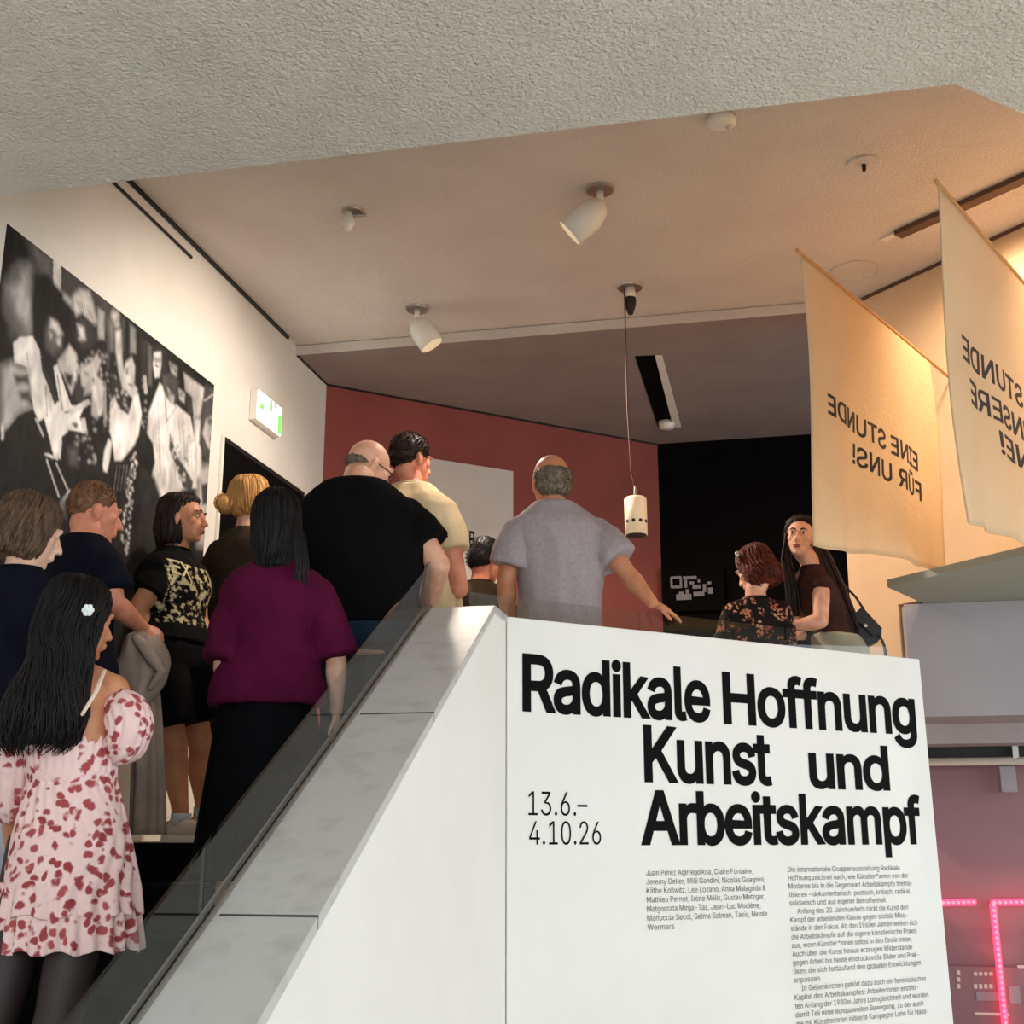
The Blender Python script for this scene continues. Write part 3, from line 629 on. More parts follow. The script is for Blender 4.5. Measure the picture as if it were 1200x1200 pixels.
# ------------------------------------------------------------------ banners
def clothmat(name, a, b):
    m = bpy.data.materials.new(name); m.use_nodes = True; nt = m.node_tree; bs_ = nt.nodes['Principled BSDF']; out = nt.nodes['Material Output']
    tc = nt.nodes.new('ShaderNodeTexCoord'); n = nt.nodes.new('ShaderNodeTexNoise'); n.inputs['Scale'].default_value = 5; n.inputs['Detail'].default_value = 6
    nt.links.new(tc.outputs['Object'], n.inputs[0])
    mx = nt.nodes.new('ShaderNodeMix'); mx.data_type = 'RGBA'; mx.inputs[6].default_value = a; mx.inputs[7].default_value = b
    nt.links.new(n.outputs[0], mx.inputs[0]); nt.links.new(mx.outputs[2], bs_.inputs['Base Color']); bs_.inputs['Roughness'].default_value = .9; bs_.inputs['Specular IOR Level'].default_value = .1
    t = nt.nodes.new('ShaderNodeBsdfTranslucent'); nt.links.new(mx.outputs[2], t.inputs[0])
    n2 = nt.nodes.new('ShaderNodeTexNoise'); n2.inputs['Scale'].default_value = 40; nt.links.new(tc.outputs['Object'], n2.inputs[0])
    bp = nt.nodes.new('ShaderNodeBump'); bp.inputs['Strength'].default_value = .5; bp.inputs['Distance'].default_value = .01; nt.links.new(n2.outputs[0], bp.inputs['Height'])
    nt.links.new(bp.outputs[0], bs_.inputs['Normal']); nt.links.new(bp.outputs[0], t.inputs['Normal'])
    ms = nt.nodes.new('ShaderNodeMixShader'); ms.inputs[0].default_value = .5
    nt.links.new(bs_.outputs[0], ms.inputs[1]); nt.links.new(t.outputs[0], ms.inputs[2]); nt.links.new(ms.outputs[0], out.inputs[0]); return m
MT['linen'] = clothmat('unbleached linen', hexc(244, 224, 194), hexc(236, 212, 178))
ZP = EYE + 2.564
def banner(label, A, BP, wd_, hL, hR, lines, seed, lenp):
    A = Vector((A.x, A.y, 0)); d = Vector((BP.x - A.x, BP.y - A.y, 0)).normalized(); n = Vector((d.y, -d.x, 0))
    def pos(u, v, off=0.0):             # u along the pole, v down
        t = u / wd_; h = hL + (hR - hL) * t; vv = v
        w = .018 * math.sin(u * 7 + seed) * (v / 1.3) + .012 * math.sin(u * 17 + v * 2 + seed) * (v / 1.3) ** 1.5 + .02 * math.sin(v * 3 + seed)
        x = u + .02 * t * (v / 1.3) + .03 * (v / 1.3) * (t)
        return A + d * x + n * (w + off) + Vector((0, 0, ZP - vv))
    e = empty('cloth_banner', pos(wd_ / 2, 0)); NXB, NZB = 60, 44; gg = G(); vs = []
    for j in range(NZB + 1):
        for i in range(NXB + 1):
            u = wd_ * i / NXB; h = hL + (hR - hL) * i / NXB + .012 * math.sin(u * 5.2 + seed) - .0; vs.append(pos(u, h * j / NZB))
    gg.add(vs, [(j * (NXB + 1) + i, j * (NXB + 1) + i + 1, (j + 1) * (NXB + 1) + i + 1, (j + 1) * (NXB + 1) + i) for j in range(NZB) for i in range(NXB)])
    me = evalmesh(gg.mesh('cloth'), [('SOLIDIFY', dict(thickness=.0016, offset=0))]); me.polygons.foreach_set('use_smooth', [True] * len(me.polygons))
    under(obj('cloth', me, 'linen'), e)
    hem = G(); hem.tube([pos(0.006, hL * k / 24) for k in range(25)], .006, 6); under(obj('side_hem', hem.mesh('side_hem', True), 'linen'), e)
    hem = G(); hem.tube([pos(wd_ * k / 40, (hL + (hR - hL) * k / 40 + .012 * math.sin(wd_ * k / 40 * 5.2 + seed))) for k in range(41)], .005, 6); under(obj('bottom_hem', hem.mesh('bottom_hem', True), 'linen'), e)
    k_ = (R0 - A).dot(RWN) / d.dot(RWN); lenp = k_ - .03
    ph = G(); ph.tube([A - d * .03 + Vector((0, 0, ZP + .004)) + n * .02 * math.sin(seed), A + d * lenp + Vector((0, 0, ZP + .004)) + n * .02 * math.sin(seed)], .009, 10); under(obj('pole', ph.mesh('pole', True), M('pole wood', hexc(190, 140, 90), .6)), e)
    for txt, u_left, u_right, vbase, cap in lines:   # letters are cut through the cloth, reversed on this side
        me = textmesh(txt, .012); k = cap / CAP
        xs = [v.co.x for v in me.vertices]; x0, x1 = min(xs), max(xs); gg = G(); vs = []
        for v in me.vertices: vs.append(pos(u_right - (v.co.x - x0) / (x1 - x0) * (u_right - u_left), vbase - v.co.y * k, 0))
        sx_ = sorted(xs); gap = max(((b1 - a1), (a1 + b1) / 2) for a1, b1 in zip(sx_, sx_[1:]))[1] if ' ' in txt else x1 + 1
        src = [(q, sum(me.vertices[i].co.x for i in q.vertices) / len(q.vertices)) for q in me.polygons]; src = [(tuple(q.vertices), c_x) for q, c_x in src]
        for word in ([t for t, c_x in src if c_x < gap], [t for t, c_x in src if c_x >= gap]):   # one part for each word
            if not word: continue
            ids = sorted({i for t in word for i in t}); mp_ = {i: n_ for n_, i in enumerate(ids)}
            wm = G().add([vs[i] for i in ids], [tuple(mp_[i] for i in t) for t in word])
            under(obj('lettering', evalmesh(wm.mesh('lettering'), [('SOLIDIFY', dict(thickness=.005, offset=0))]), M('navy banner print', hexc(30, 26, 34), .8)), e)
    tag(e, label, 'banner'); return pos
A1 = atz(935, 298, ZP); E1 = atz(1088, 425, ZP); w1 = (E1 - A1).length
pn = Vector(((E1 - A1).normalized().y, -(E1 - A1).normalized().x, 0))
def bpx(A, px, py):
    q = onplane(px, py, Vector((A.x, A.y, 0)), pn); d = Vector((E1.x - A1.x, E1.y - A1.y, 0)).normalized(); return (q - Vector((A.x, A.y, 0))).dot(d), ZP - q.z
u1, v1 = bpx(A1, 968, 503); u2, v2 = bpx(A1, 1073, 535); u3, v3 = bpx(A1, 1003, 557); u4, v4 = bpx(A1, 1079, 572)
hL = bpx(A1, 948, 632)[1]; hR = bpx(A1, 1105, 662)[1]; lenp = 2.0
def l2(A, xl, yl, xr, yr, f=1.0):
    a = bpx(A, xl, yl); b = bpx(A, xr, yr); return a, b
a_, b_ = l2(A1, 968, 504, 1072, 534); c_, d_ = l2(A1, 1003, 556, 1078, 572)
banner('cream cloth banner over the text wall with two reversed lines of dark lettering', A1, E1, w1, hL, hR, [('EINE STUNDE', a_[0], b_[0], (a_[1] + b_[1]) / 2, .092), ('F\u00dcR UNS!', c_[0], d_[0], (c_[1] + d_[1]) / 2, .092)], .6, lenp)
A2 = atz(1095, 218, ZP); E2 = A2 + (E1 - A1)
a_ = bpx(A2, 1133, 412); b_ = bpx(A2, 1195, 432); c_ = bpx(A2, 1145, 462); g_ = bpx(A2, 1175, 524)
hL2 = bpx(A2, 1117, 600)[1]
lw_ = (b_[0] - a_[0])
banner('cream cloth banner above the grey ledge, three reversed lines of dark lettering', A2, E2, w1, hL2, hL2 * .93, [('STUNDE', a_[0], b_[0] + .01, a_[1] + .02, .1), ('UNSERE', c_[0], c_[0] + lw_ * 1.02, c_[1] + .025, .1), ('NE!', g_[0], g_[0] + lw_ * .5, g_[1] + .02, .1)], 2.2, 2.0)

# ------------------------------------------------------------------ right hand side: ledge, bulkhead, lower room
zl0 = EYE + 1.3
A_, B_, C_, D_ = [atz(x, y, zl0) for x, y in ((1040, 688), (1200, 650), (1110, 706), (1200, 703))]
far = (B_ - A_).normalized(); cd = (D_ - C_).normalized()
gg = G().prism([A_, A_ + far * 2.2, C_ + cd * 2.2 + S * .3, C_ + S * .3], zl0, zl0 + .04)
struct(obj('trim_6', gg, 'sage'))
f0 = onplane(1062, 740, C_, -S); 
struct(obj('wall_bulkhead', G().prism([Vector((f0.x, f0.y, 0)), Vector((f0.x, f0.y, 0)) + P * 3, Vector((f0.x, f0.y, 0)) + P * 3 + S * .5, Vector((f0.x, f0.y, 0)) + S * .5], EYE + .66, zl0 - .002), 'lilac'))
bq = onplane(1090, 872, Vector((2.5, 8.4, 0)), -S)
struct(obj('wall_beam', G().prism([bq - P * .6, bq + P * 4, bq + P * 4 + S * .3, bq - P * .6 + S * .3], bq.z, EYE + 1.2), 'lilac'))
pq = Vector((2.4, 9.0, 0))
struct(obj('wall_lower', G().prism([pq - P * 1.0, pq + P * 5, pq + P * 5 + S * .15, pq - P * 1.0 + S * .15], 0, EYE + .9), 'mauve'))
tq = onplane(1090, 893, Vector((2.5, 8.7, 0)), -S)
dk0 = onplane(1090, 888, Vector((2.5, 8.82, 0)), -S); dk1 = onplane(1090, 866, Vector((2.5, 8.82, 0)), -S)
struct(obj('shade_strip', G().prism([dk0 - P * .5, dk0 + P * 3.6, dk0 + P * 3.6 + S * .05, dk0 - P * .5 + S * .05], dk0.z, dk1.z), 'dark'))  # dark strip colours in the shade of the gap between beam and tube
tt = empty('tube_rail', tq)
gg = G(); gg.tube([tq - P * .4, tq + P * 3.4], .028, 14, False); under(obj('tube', gg.mesh('tube', True), 'lampw'), tt)
for x in (1190,):
    bq2 = onplane(x, 893, Vector((2.5, 8.7, 0)), -S); gg = G().box(-.02, .02, -.02, .02, 0, .12); o = obj('hanger', gg, 'metal'); o.location = bq2; under(o, tt); 
o = obj('bracket', bevel(G().box(-.055, .055, -.03, .03, -.2, -.03).mesh('bracket'), .006), 'lilac'); o.location = onplane(1178, 893, Vector((2.5, 8.7, 0)), -S); under(o, tt)
tag(tt, 'white metal tube rail with bracket running below the beam in the lower room', 'rail')
# red dotted light letters
MT['led'] = M('red light tube', (1, .05, .1, 1), .4, emit=((1, .03, .09, 1), 2.6)); MT['ledh'] = M('red light dots', (1, .3, .3, 1), .4, emit=((1, .07, .1, 1), 2.6))
LP = Vector((2.4, 8.93, 0))
def lp(px, py): return onplane(px, py, LP, -S)
le = empty('red_light_sign', lp(1160, 1100))
def ledline(a, b, n):
    a = a - S * .06; b = b - S * .06
    gg = G(); gg.tube([a, b], .022, 10); under(obj('light_tube', gg.mesh('light_tube', True), 'led'), le)
    gg = G()
    for i in range(n + 1): gg.ell(a.lerp(b, i / n) - S * .02, (.012, .012, .012), None, 6)
    under(obj('light_dots', gg.mesh('light_dots', True), 'ledh'), le)['kind'] = 'stuff'
ledline(lp(1080, 1058), lp(1139, 1056.5), 10); ledline(lp(1163, 1057), lp(1240, 1056), 12); ledline(lp(1162, 1060), lp(1179, 1230), 26)
tag(le, 'red light tubes with bright dots forming large letters on the mauve wall', 'light sign')
# glowing strips stand in for lights reflected low in the mauve wall
MT['refl'] = M('pale reflected glow', hexc(170, 150, 145), .5, emit=(hexc(220, 190, 175), .25))
de = empty('reflected_lights', lp(1160, 1180))
def dbx(name, x0, y0, x1, y1, m, th=.02):
    a = lp(x0, y1); b = lp(x1, y1); c = lp(x0, y0)
    return under(obj(name, G().prism([a, b, b - S * th, a - S * th], a.z, c.z), m), de)
dbx('reflection_back', 1112, 1132, 1260, 1210, 'mauve', .012)
for i in range(3): dbx('reflection_strip', 1121, 1137 + i * 8, 1125, 1142 + i * 8, 'refl')
for j in range(2):
    for i in range(4): dbx('reflection_strip', 1141 + i * 6, 1139 + j * 14, 1145 + i * 6, 1143 + j * 15, 'refl')
dbx('reflection_bar', 1142, 1186, 1182, 1189, 'refl'); dbx('reflection_strip', 1192, 1131, 1230, 1134, 'refl'); dbx('reflection_panel', 1183, 1155, 1196, 1175, 'lilac'); dbx('reflection_panel', 1144, 1162, 1176, 1172, 'lilac')
tag(de, 'low group of pale glowing strips imitating reflected lights on the mauve wall under the red lights', 'display case')
# ------------------------------------------------------------------ people
def rotz(a): return Matrix.Rotation(a, 3, 'Z')
def hand(g, w, d, n, side, curl=.45, k=1.0, spread=.006):
    """w wrist, d along the fingers, n out of the back of the hand, side +1 right hand / -1 left hand"""
    d = d.normalized(); n = (n - d * n.dot(d)).normalized(); x = d.cross(n).normalized() * side    # x towards the thumb
    pal = [w, w + d * .03 * k, w + d * .065 * k, w + d * .09 * k]
    rings = []
    for p, a, b in zip(pal, (.026, .034, .042, .04), (.019, .017, .016, .013)):
        rings.append([p + x * (a * k * math.cos(t)) + n * (b * k * math.sin(t)) for t in [2 * math.pi * j / 12 for j in range(12)]])
    g.loft(rings)
    for i, (o, L) in enumerate(((.031, .07), (.0105, .08), (-.0105, .075), (-.031, .058))):
        p = w + d * .086 * k + x * o * k; pts = [p - d * .02 * k]; a = 0.0; dd = (d + x * (o * spread * 20)).normalized(); cur = p
        pts.append(cur)
        for q, f in enumerate((.45, .32, .23)):
            a += curl * (.75 if q == 0 else .95)
            v = dd * math.cos(a) - n * math.sin(a); cur = cur + v * (L * f * k); pts.append(cur)
        g.tube(pts, [.0088 * k, .0088 * k, .0084 * k, .0078 * k, .0068 * k], 8)
    p = w + d * .022 * k + x * .028 * k
    v1 = (d * .6 + x * .75 - n * .25).normalized(); v2 = (d * .9 + x * .35 - n * .35).normalized()
    g.tube([p - x * .01, p + v1 * .032 * k, p + v1 * .032 * k + v2 * .03 * k, p + v1 * .032 * k + v2 * .052 * k], [.0125 * k, .0108 * k, .0096 * k, .008 * k], 8)
def headgeo(g, c, R, k=1.0, jaw=1.0):
    def e(p, r, rr=None): g.ell(c + R @ (Vector(p) * k), [q * k for q in r], R if rr is None else R @ rr)
    e((0, -.012, .028), (.076, .094, .09)); e((0, .026, -.028), (.060 * jaw, .064, .082)); e((0, .034, -.072), (.047 * jaw, .05, .04))
    e((0, .07, -.096), (.021, .02, .017))
    for s in (-1, 1):
        e((s * .038, .056, -.014), (.024, .022, .022)); e((s * .03, .083, .028), (.024, .012, .009), Matrix.Rotation(s * -.15, 3, 'Y'))
        e((s * .078, -.012, -.008), (.009, .021, .032), Matrix.Rotation(s * .3, 3, 'Z')); e((s * .076, -.006, -.034), (.008, .011, .012)); e((s * .011, .1, -.034), (.009, .01, .008))
        e((s * .031, .074, .008), (.0165, .013, .011))
    g.tube([c + R @ (Vector(p) * k) for p in ((0, .086, .022), (0, .099, -.004), (0, .113, -.029))], [.0075 * k, .0095 * k, .0125 * k], 10)
    e((0, .095, -.06), (.024, .009, .006)); e((0, .092, -.07), (.021, .01, .007)); e((0, .088, -.05), (.018, .012, .012))
def facedetails(root, c, R, k, brow, lip):
    for s in (-1, 1):
        ge = G(); ge.ell(c + R @ (Vector((s * .031, .0785, .008)) * k), [.0125 * k, .0105 * k, .0065 * k], R, 10); ey = obj('eye', ge.mesh('eye', True), 'eyew', root)
        ge = G(); ge.ell(c + R @ (Vector((s * .031, .0865, .008)) * k), [.0055 * k, .0035 * k, .0055 * k], R, 8); obj('iris', ge.mesh('iris', True), 'dark', ey)
        ge = G(); ge.tube([c + R @ (Vector(p) * k) for p in ((s * .014, .094, .03), (s * .03, .0955, .035), (s * .05, .083, .029))], [.0035 * k, .0042 * k, .0022 * k], 6); obj('eyebrow', ge.mesh('eyebrow', True), brow, root)
        ge = G(); ge.tube([c + R @ (Vector(p) * k) for p in ((s * .018, .0865, .012), (s * .031, .0905, .0155), (s * .046, .079, .011))], [.0016 * k] * 3, 5); obj('eyelashes', ge.mesh('eyelashes', True), brow, root)
    ge = G(); ge.ell(c + R @ (Vector((0, .0975, -.06)) * k), [.023 * k, .0085 * k, .005 * k], R, 10); ge.ell(c + R @ (Vector((0, .0955, -.069)) * k), [.02 * k, .0085 * k, .006 * k], R, 10); obj('lips', ge.mesh('lips', True), lip, root)
MT['eyew'] = M('eye white', hexc(225, 220, 212), .25); MT['lip'] = M('lips', hexc(150, 72, 66), .45); MT['tonguelip'] = M('soft lips', hexc(160, 92, 80), .5)

class Per: pass
def person(label, px, top, Y, head=0.0, hyaw=0.0, hpit=0.0, hroll=0.0, sw=.185, build=1.0, hipw=1.0, belly=0.0, depth=1.0, fem=False, J=None, skin='skin', hp=None, jaw=1.0, hk=1.0,
           handL=(None, None, .45), handR=(None, None, .45), arm=1.0, leg=1.0, twist=0.0, face=False, brow='hblack', lip='lip', group=None, xoff=0.0, noarmL=False, neckk=1.0):
    q = W(px, top, Y); fz = floorz(q.x, q.y); H = q.z - fz; s = H / 1.75
    base = Vector((q.x, q.y, fz)); base.x = W(px, 800, Y).x if False else q.x
    p = Per(); p.s = s; p.H = H; p.base = base; p.head = head; p.sw = sw; p.build = build; p.hipw = hipw; p.belly = belly; p.depth = depth; p.fem = fem
    f = Vector((math.sin(head), math.cos(head), 0)); r = Vector((math.cos(head), -math.sin(head), 0)); U = Vector((0, 0, 1))
    h2 = head + twist; r2 = Vector((math.cos(h2), -math.sin(h2), 0)); f2 = Vector((math.sin(h2), math.cos(h2), 0))
    p.f, p.r, p.f2, p.r2 = f, r, f2, r2
    L = lambda a, b, c: r * a + f * b + U * c
    L2 = lambda a, b, c: r2 * a + f2 * b + U * c
    j = dict(pelvis=L(0, 0, .95 * s), chest=L2(0, -.01, 1.28 * s), neck=L2(0, -.02, 1.475 * s), headc=L2(0, .015, 1.632 * s))
    for sd, nm in ((1, 'R'), (-1, 'L')):
        j['sh' + nm] = L2(sd * (sw - .032), -.015, 1.385 * s); j['el' + nm] = L2(sd * (sw + .055), -.03, 1.12 * s); j['wr' + nm] = L2(sd * (sw + .06), .05, .88 * s)
        j['hip' + nm] = L(sd * .088 * hipw, 0, .91 * s); j['kn' + nm] = L(sd * .095, .015, .5 * s); j['an' + nm] = L(sd * .1, -.025, .085 * s)
    if J:
        for k_, v in J.items(): j[k_] = (W(*v) - base)
    if 'neck' in (J or {}) and 'shL' not in J:
        dlt = j['neck'] - L2(0, -.02, 1.475 * s)
        for nm in ('shL', 'shR'):
            if nm not in J: j[nm] = j[nm] + dlt * .95
        if 'chest' not in J: j['chest'] = j['chest'] + dlt * .6
    if 'pelvis' in (J or {}):
        dp = j['pelvis'] - L(0, 0, .95 * s)
        for nm in 'RL':
            j['hip' + nm] = j['hip' + nm] + Vector((dp.x, dp.y, dp.z * .5)); 
            if 'kn' + nm not in J: j['kn' + nm] = j['kn' + nm] + Vector((dp.x, dp.y, 0)) * .7
    if fz < LAND - .01:                 # keep the toes in front of the next riser
        n_ = round((LAND - fz) / RISE); back = B0 - RUN * (n_ - 1)
        for nm in 'RL':
            b_ = toab(base.x + j['an' + nm].x, base.y + j['an' + nm].y)[1]; sh_ = min(0, back - .235 - b_)
            j['an' + nm] = j['an' + nm] + S * sh_; j['kn' + nm] = j['kn' + nm] + S * sh_ * .6
    p.j = j
    root = empty('person', base); p.root = root; tag(root, label, 'person', group)
    HR = rotz(-(head + hyaw)) @ Matrix.Rotation(hpit, 3, 'X') @ Matrix.Rotation(hroll, 3, 'Y'); p.HR = HR; p.hk = hk * s ** .4; p.hc = j['headc']
    g = G(); headgeo(g, p.hc, HR, p.hk, jaw)
    g.tube([j['neck'] - U * .03, j['neck'] + (p.hc - j['neck']) * .35, p.hc + HR @ Vector((0, -.025, -.05))], [.06 * neckk, .054 * neckk, .056 * neckk], 14)
    torso(p, g, -.012, .80, 1.5)
    for nm, sd, hd in (('R', 1, handR), ('L', -1, handL)):
        sh, el, wr = j['sh' + nm], j['el' + nm], j['wr' + nm]
        a = arm * s
        g.tube([j['neck'] - U * .012, sh], [.042 * s, .046 * s], 10)
        g.tube([sh, sh.lerp(el, .35), sh.lerp(el, .75), el], [.048 * a, .048 * a, .043 * a, .039 * a], 12)
        g.tube([el, el.lerp(wr, .3), el.lerp(wr, .75), wr], [.039 * a, .042 * a, .031 * a, .026 * a], 12)
        d = hd[0] if hd[0] is not None else (wr - el); n = hd[1] if hd[1] is not None else (r * sd)
        hand(g, wr, Vector(d), Vector(n), sd, hd[2], (.92 if fem else 1.0) * s)
        hp_, kn, an = j['hip' + nm], j['kn' + nm], j['an' + nm]; l = leg * s
        g.tube([hp_ + U * .02, hp_.lerp(kn, .3), hp_.lerp(kn, .8), kn], [.085 * l, .08 * l, .058 * l, .054 * l], 14)
        g.tube([kn, kn.lerp(an, .3) - f * .012, kn.lerp(an, .75), an], [.052 * l, .056 * l, .038 * l, .034 * l], 12)
        g.tube([an - f * .025 - U * .03 * s, an + f * .06 - U * .045 * s, an + f * .15 * s - U * .058 * s], [.034, .034, .024], 10)
    obj('body', blob(g, .0062, 2), skin, root)
    if face: facedetails(root, p.hc, HR, p.hk, brow, lip)
    return p
LV = [(.80, .150, .105), (.86, .168, .118), (.92, .172, .122), (1.0, .164, .116), (1.1, .150, .108), (1.2, .158, .114), (1.3, .172, .12), (1.38, .172, .112), (1.43, .14, .088), (1.47, .085, .068), (1.5, .06, .058)]
LF = [(.80, .155, .112), (.86, .176, .124), (.92, .178, .126), (1.0, .158, .112), (1.08, .134, .096), (1.16, .136, .1), (1.27, .152, .116), (1.36, .15, .105), (1.42, .118, .08), (1.465, .07, .06), (1.5, .052, .052)]
def spine(p, z):
    j = p.j; z0, z1, z2 = .95, 1.28, 1.475
    zz = z
    if zz <= z0: c = j['pelvis'] + Vector((0, 0, (zz - z0) * p.s))
    elif zz <= z1: c = j['pelvis'].lerp(j['chest'], (zz - z0) / (z1 - z0))
    elif zz <= z2: c = j['chest'].lerp(j['neck'], (zz - z1) / (z2 - z1))
    else: c = j['neck'] + (p.hc - j['neck']).normalized() * ((zz - z2) * p.s)
    t = min(max((zz - 1.0) / .4, 0), 1); r = p.r.lerp(p.r2, t).normalized(); f = p.f.lerp(p.f2, t).normalized()
    return c, r, f
def prof(p, z):
    T = LF if p.fem else LV
    for (a, x, y), (b, x2, y2) in zip(T, T[1:]):
        if z <= b:
            t = max(0, (z - a) / (b - a)); break
    else: t = 1
    rx, ry = x + (x2 - x) * t, y + (y2 - y) * t
    up = min(max((z - 1.0) / .3, 0), 1); k = p.build * (p.hipw * (1 - up) + (p.sw / (.165 if p.fem else .185)) * up)
    return rx * k * p.s, (ry * p.build * p.depth) * p.s
def ringat(p, z, ex, ey, n=36, pw=2.3, mod=None, bel=True):
    c, r, f = spine(p, z); rx, ry = prof(p, z); b = p.belly * math.exp(-((z - 1.08) / .14) ** 2) if bel else 0
    out = []
    for i in range(n):
        t = 2 * math.pi * i / n; cx, sy = math.cos(t), math.sin(t)
        x = math.copysign(abs(cx) ** (2 / pw), cx) * (rx + ex); y = math.copysign(abs(sy) ** (2 / pw), sy) * (ry + ey + (b if sy > 0 else b * .25))
        m = 1 + (mod(t) if mod else 0)
        out.append(c + r * (x * m) + f * (y * m))
    return out
def torso(p, g, e, z0, z1, n=16, ez=None):
    zs = [z0 + (z1 - z0) * i / n for i in range(n + 1)]
    g.loft([ringat(p, z, (ez(z) if ez else e), (ez(z) if ez else e)) for z in zs])
def shirt(p, m, hem=.86, sl=.6, e=.016, hemx=.03, sr=(.072, .078, .082), fold=(.008, 9, 4), name='shirt', neckz=1.485, vox=.008, slR=None):
    g = G(); s = p.s
    torso(p, g, e, hem, neckz, 18, lambda z: e + hemx * max(0, (1.15 - z) / .3) if z < 1.15 else e * (1 if z < 1.42 else .75))
    for nm in 'RL':
        sh, el, wr = p.j['sh' + nm], p.j['el' + nm], p.j['wr' + nm]; k = s * p.build ** .5; f_ = sl if (nm == 'L' or slR is None) else slR
        g.tube([p.j['neck'] - Vector((0, 0, .02)), p.j['neck'].lerp(sh, .55) + Vector((0, 0, -.006)), sh], [.052 * k, .055 * k, .058 * k], 12)
        if f_ <= 0: continue
        if f_ <= 1: pts = [sh, sh.lerp(el, f_ * .5), sh.lerp(el, f_)]; rr = sr
        else: pts = [sh, sh.lerp(el, .5), el, el.lerp(wr, f_ - 1)]; rr = (sr[0], sr[1], sr[1], sr[2])
        g.ell(sh, [sr[0] * k * .86] * 3); g.tube(pts, [rr[0] * k * .86] + [q * k for q in rr[1:]], 18, False)
    me = blob(g, vox, 4, fold + (random.random() * 20,)); o = obj(name, me, m, p.root)
    # neck band
    rg = ringat(p, neckz + .004, e * .4, e * .4, 24, 2.0); gg = G(); gg.tube(rg + rg[:1], .0065, 6, False); obj('collar', gg.mesh('collar', True), m, o)
    return o
def trousers(p, m, top=1.02, bot=.05, e=.012, fold=(.007, 8, 5), lk=1.0, flare=.07, name='trousers'):
    g = G(); s = p.s; torso(p, g, e, .82, top, 6)
    for nm in 'RL':
        h, k, a = p.j['hip' + nm], p.j['kn' + nm], p.j['an' + nm]; a2 = k.lerp(a, (.5 - bot) / (.5 - .085)) if bot < .5 else k
        U = Vector((0, 0, 1))
        if bot < .5: g.tube([h + U * .03, h.lerp(k, .35), k, k.lerp(a2, .5), a2], [.105 * s * lk * p.build ** .5, .098 * s * lk * p.build ** .5, .076 * s * lk, .07 * s * lk, flare * s * lk], 18, False)
        else:
            e2 = h.lerp(k, min((.91 - bot) / .41, 1)); g.tube([h + U * .03, h.lerp(e2, .5), e2], [.108 * s * lk, .106 * s * lk, .1 * s * lk], 18, False)
    return obj(name, blob(g, .009, 4, fold + (random.random() * 20,)), m, p.root)
def shoes(p, m, sole='lampw', k=1.0):
    for nm in 'RL':
        a = p.j['an' + nm]; z = -a.z + 0; f = p.f; c = Vector((a.x, a.y, 0))
        g = G()
        g.tube([c - f * .05 + Vector((0, 0, .05)), c + f * .02 + Vector((0, 0, .055)), c + f * .1 + Vector((0, 0, .042)), c + f * .17 * k + Vector((0, 0, .034))], [.042, .046, .042, .034], 14, True, (Vector((0, 0, 1)), .95))
        g.tube([c + Vector((0, 0, .05)) - f * .01, Vector((a.x, a.y, .105)) - f * .005], [.044, .042], 12, False)
        o = obj('shoe', blob(g, .007, 2), m, p.root)
        r = Vector((f.y, -f.x, 0)); pts = []
        for i in range(20):
            t = 2 * math.pi * i / 20; pts.append(c + f * (.055 + .15 * k * math.cos(t)) + r * ((.047 - .006 * math.cos(t)) * math.sin(t)))
        so = G().prism(pts, .0015, .026); obj('sole', so, sole, o)
def skirt(p, m, z0, z1, w0, w1, pleat=0, amp=.04, name='skirt', d=.8, n=96, fold=None, waistring=None, rows=22):
    rings = []
    for i in range(rows + 1):
        t = i / rows; z = z0 + (z1 - z0) * t; c, r, f = spine(p, min(z, 1.2)); c = Vector((c.x, c.y, z * p.s)) if z < .95 else c
        rx = (w0 + (w1 - w0) * t ** .8) * p.s; row = []
        for k in range(n):
            a = 2 * math.pi * k / n; mm = 1 + amp * (.2 + .8 * t) * math.sin(pleat * a + .8 * math.sin(3 * a + t)) if pleat else 1
            if pleat: mm += amp * .5 * t * math.sin(pleat * .37 * a + 1.3)
            row.append(c + r * (rx * mm * math.cos(a)) + f * (rx * d * mm * math.sin(a)))
        rings.append(row)
    g = G(); g.loft(rings, False)
    me = evalmesh(g.mesh(name, True), [('SOLIDIFY', dict(thickness=.004, offset=0))]); me.polygons.foreach_set('use_smooth', [True] * len(me.polygons))
    return obj(name, me, m, p.root)
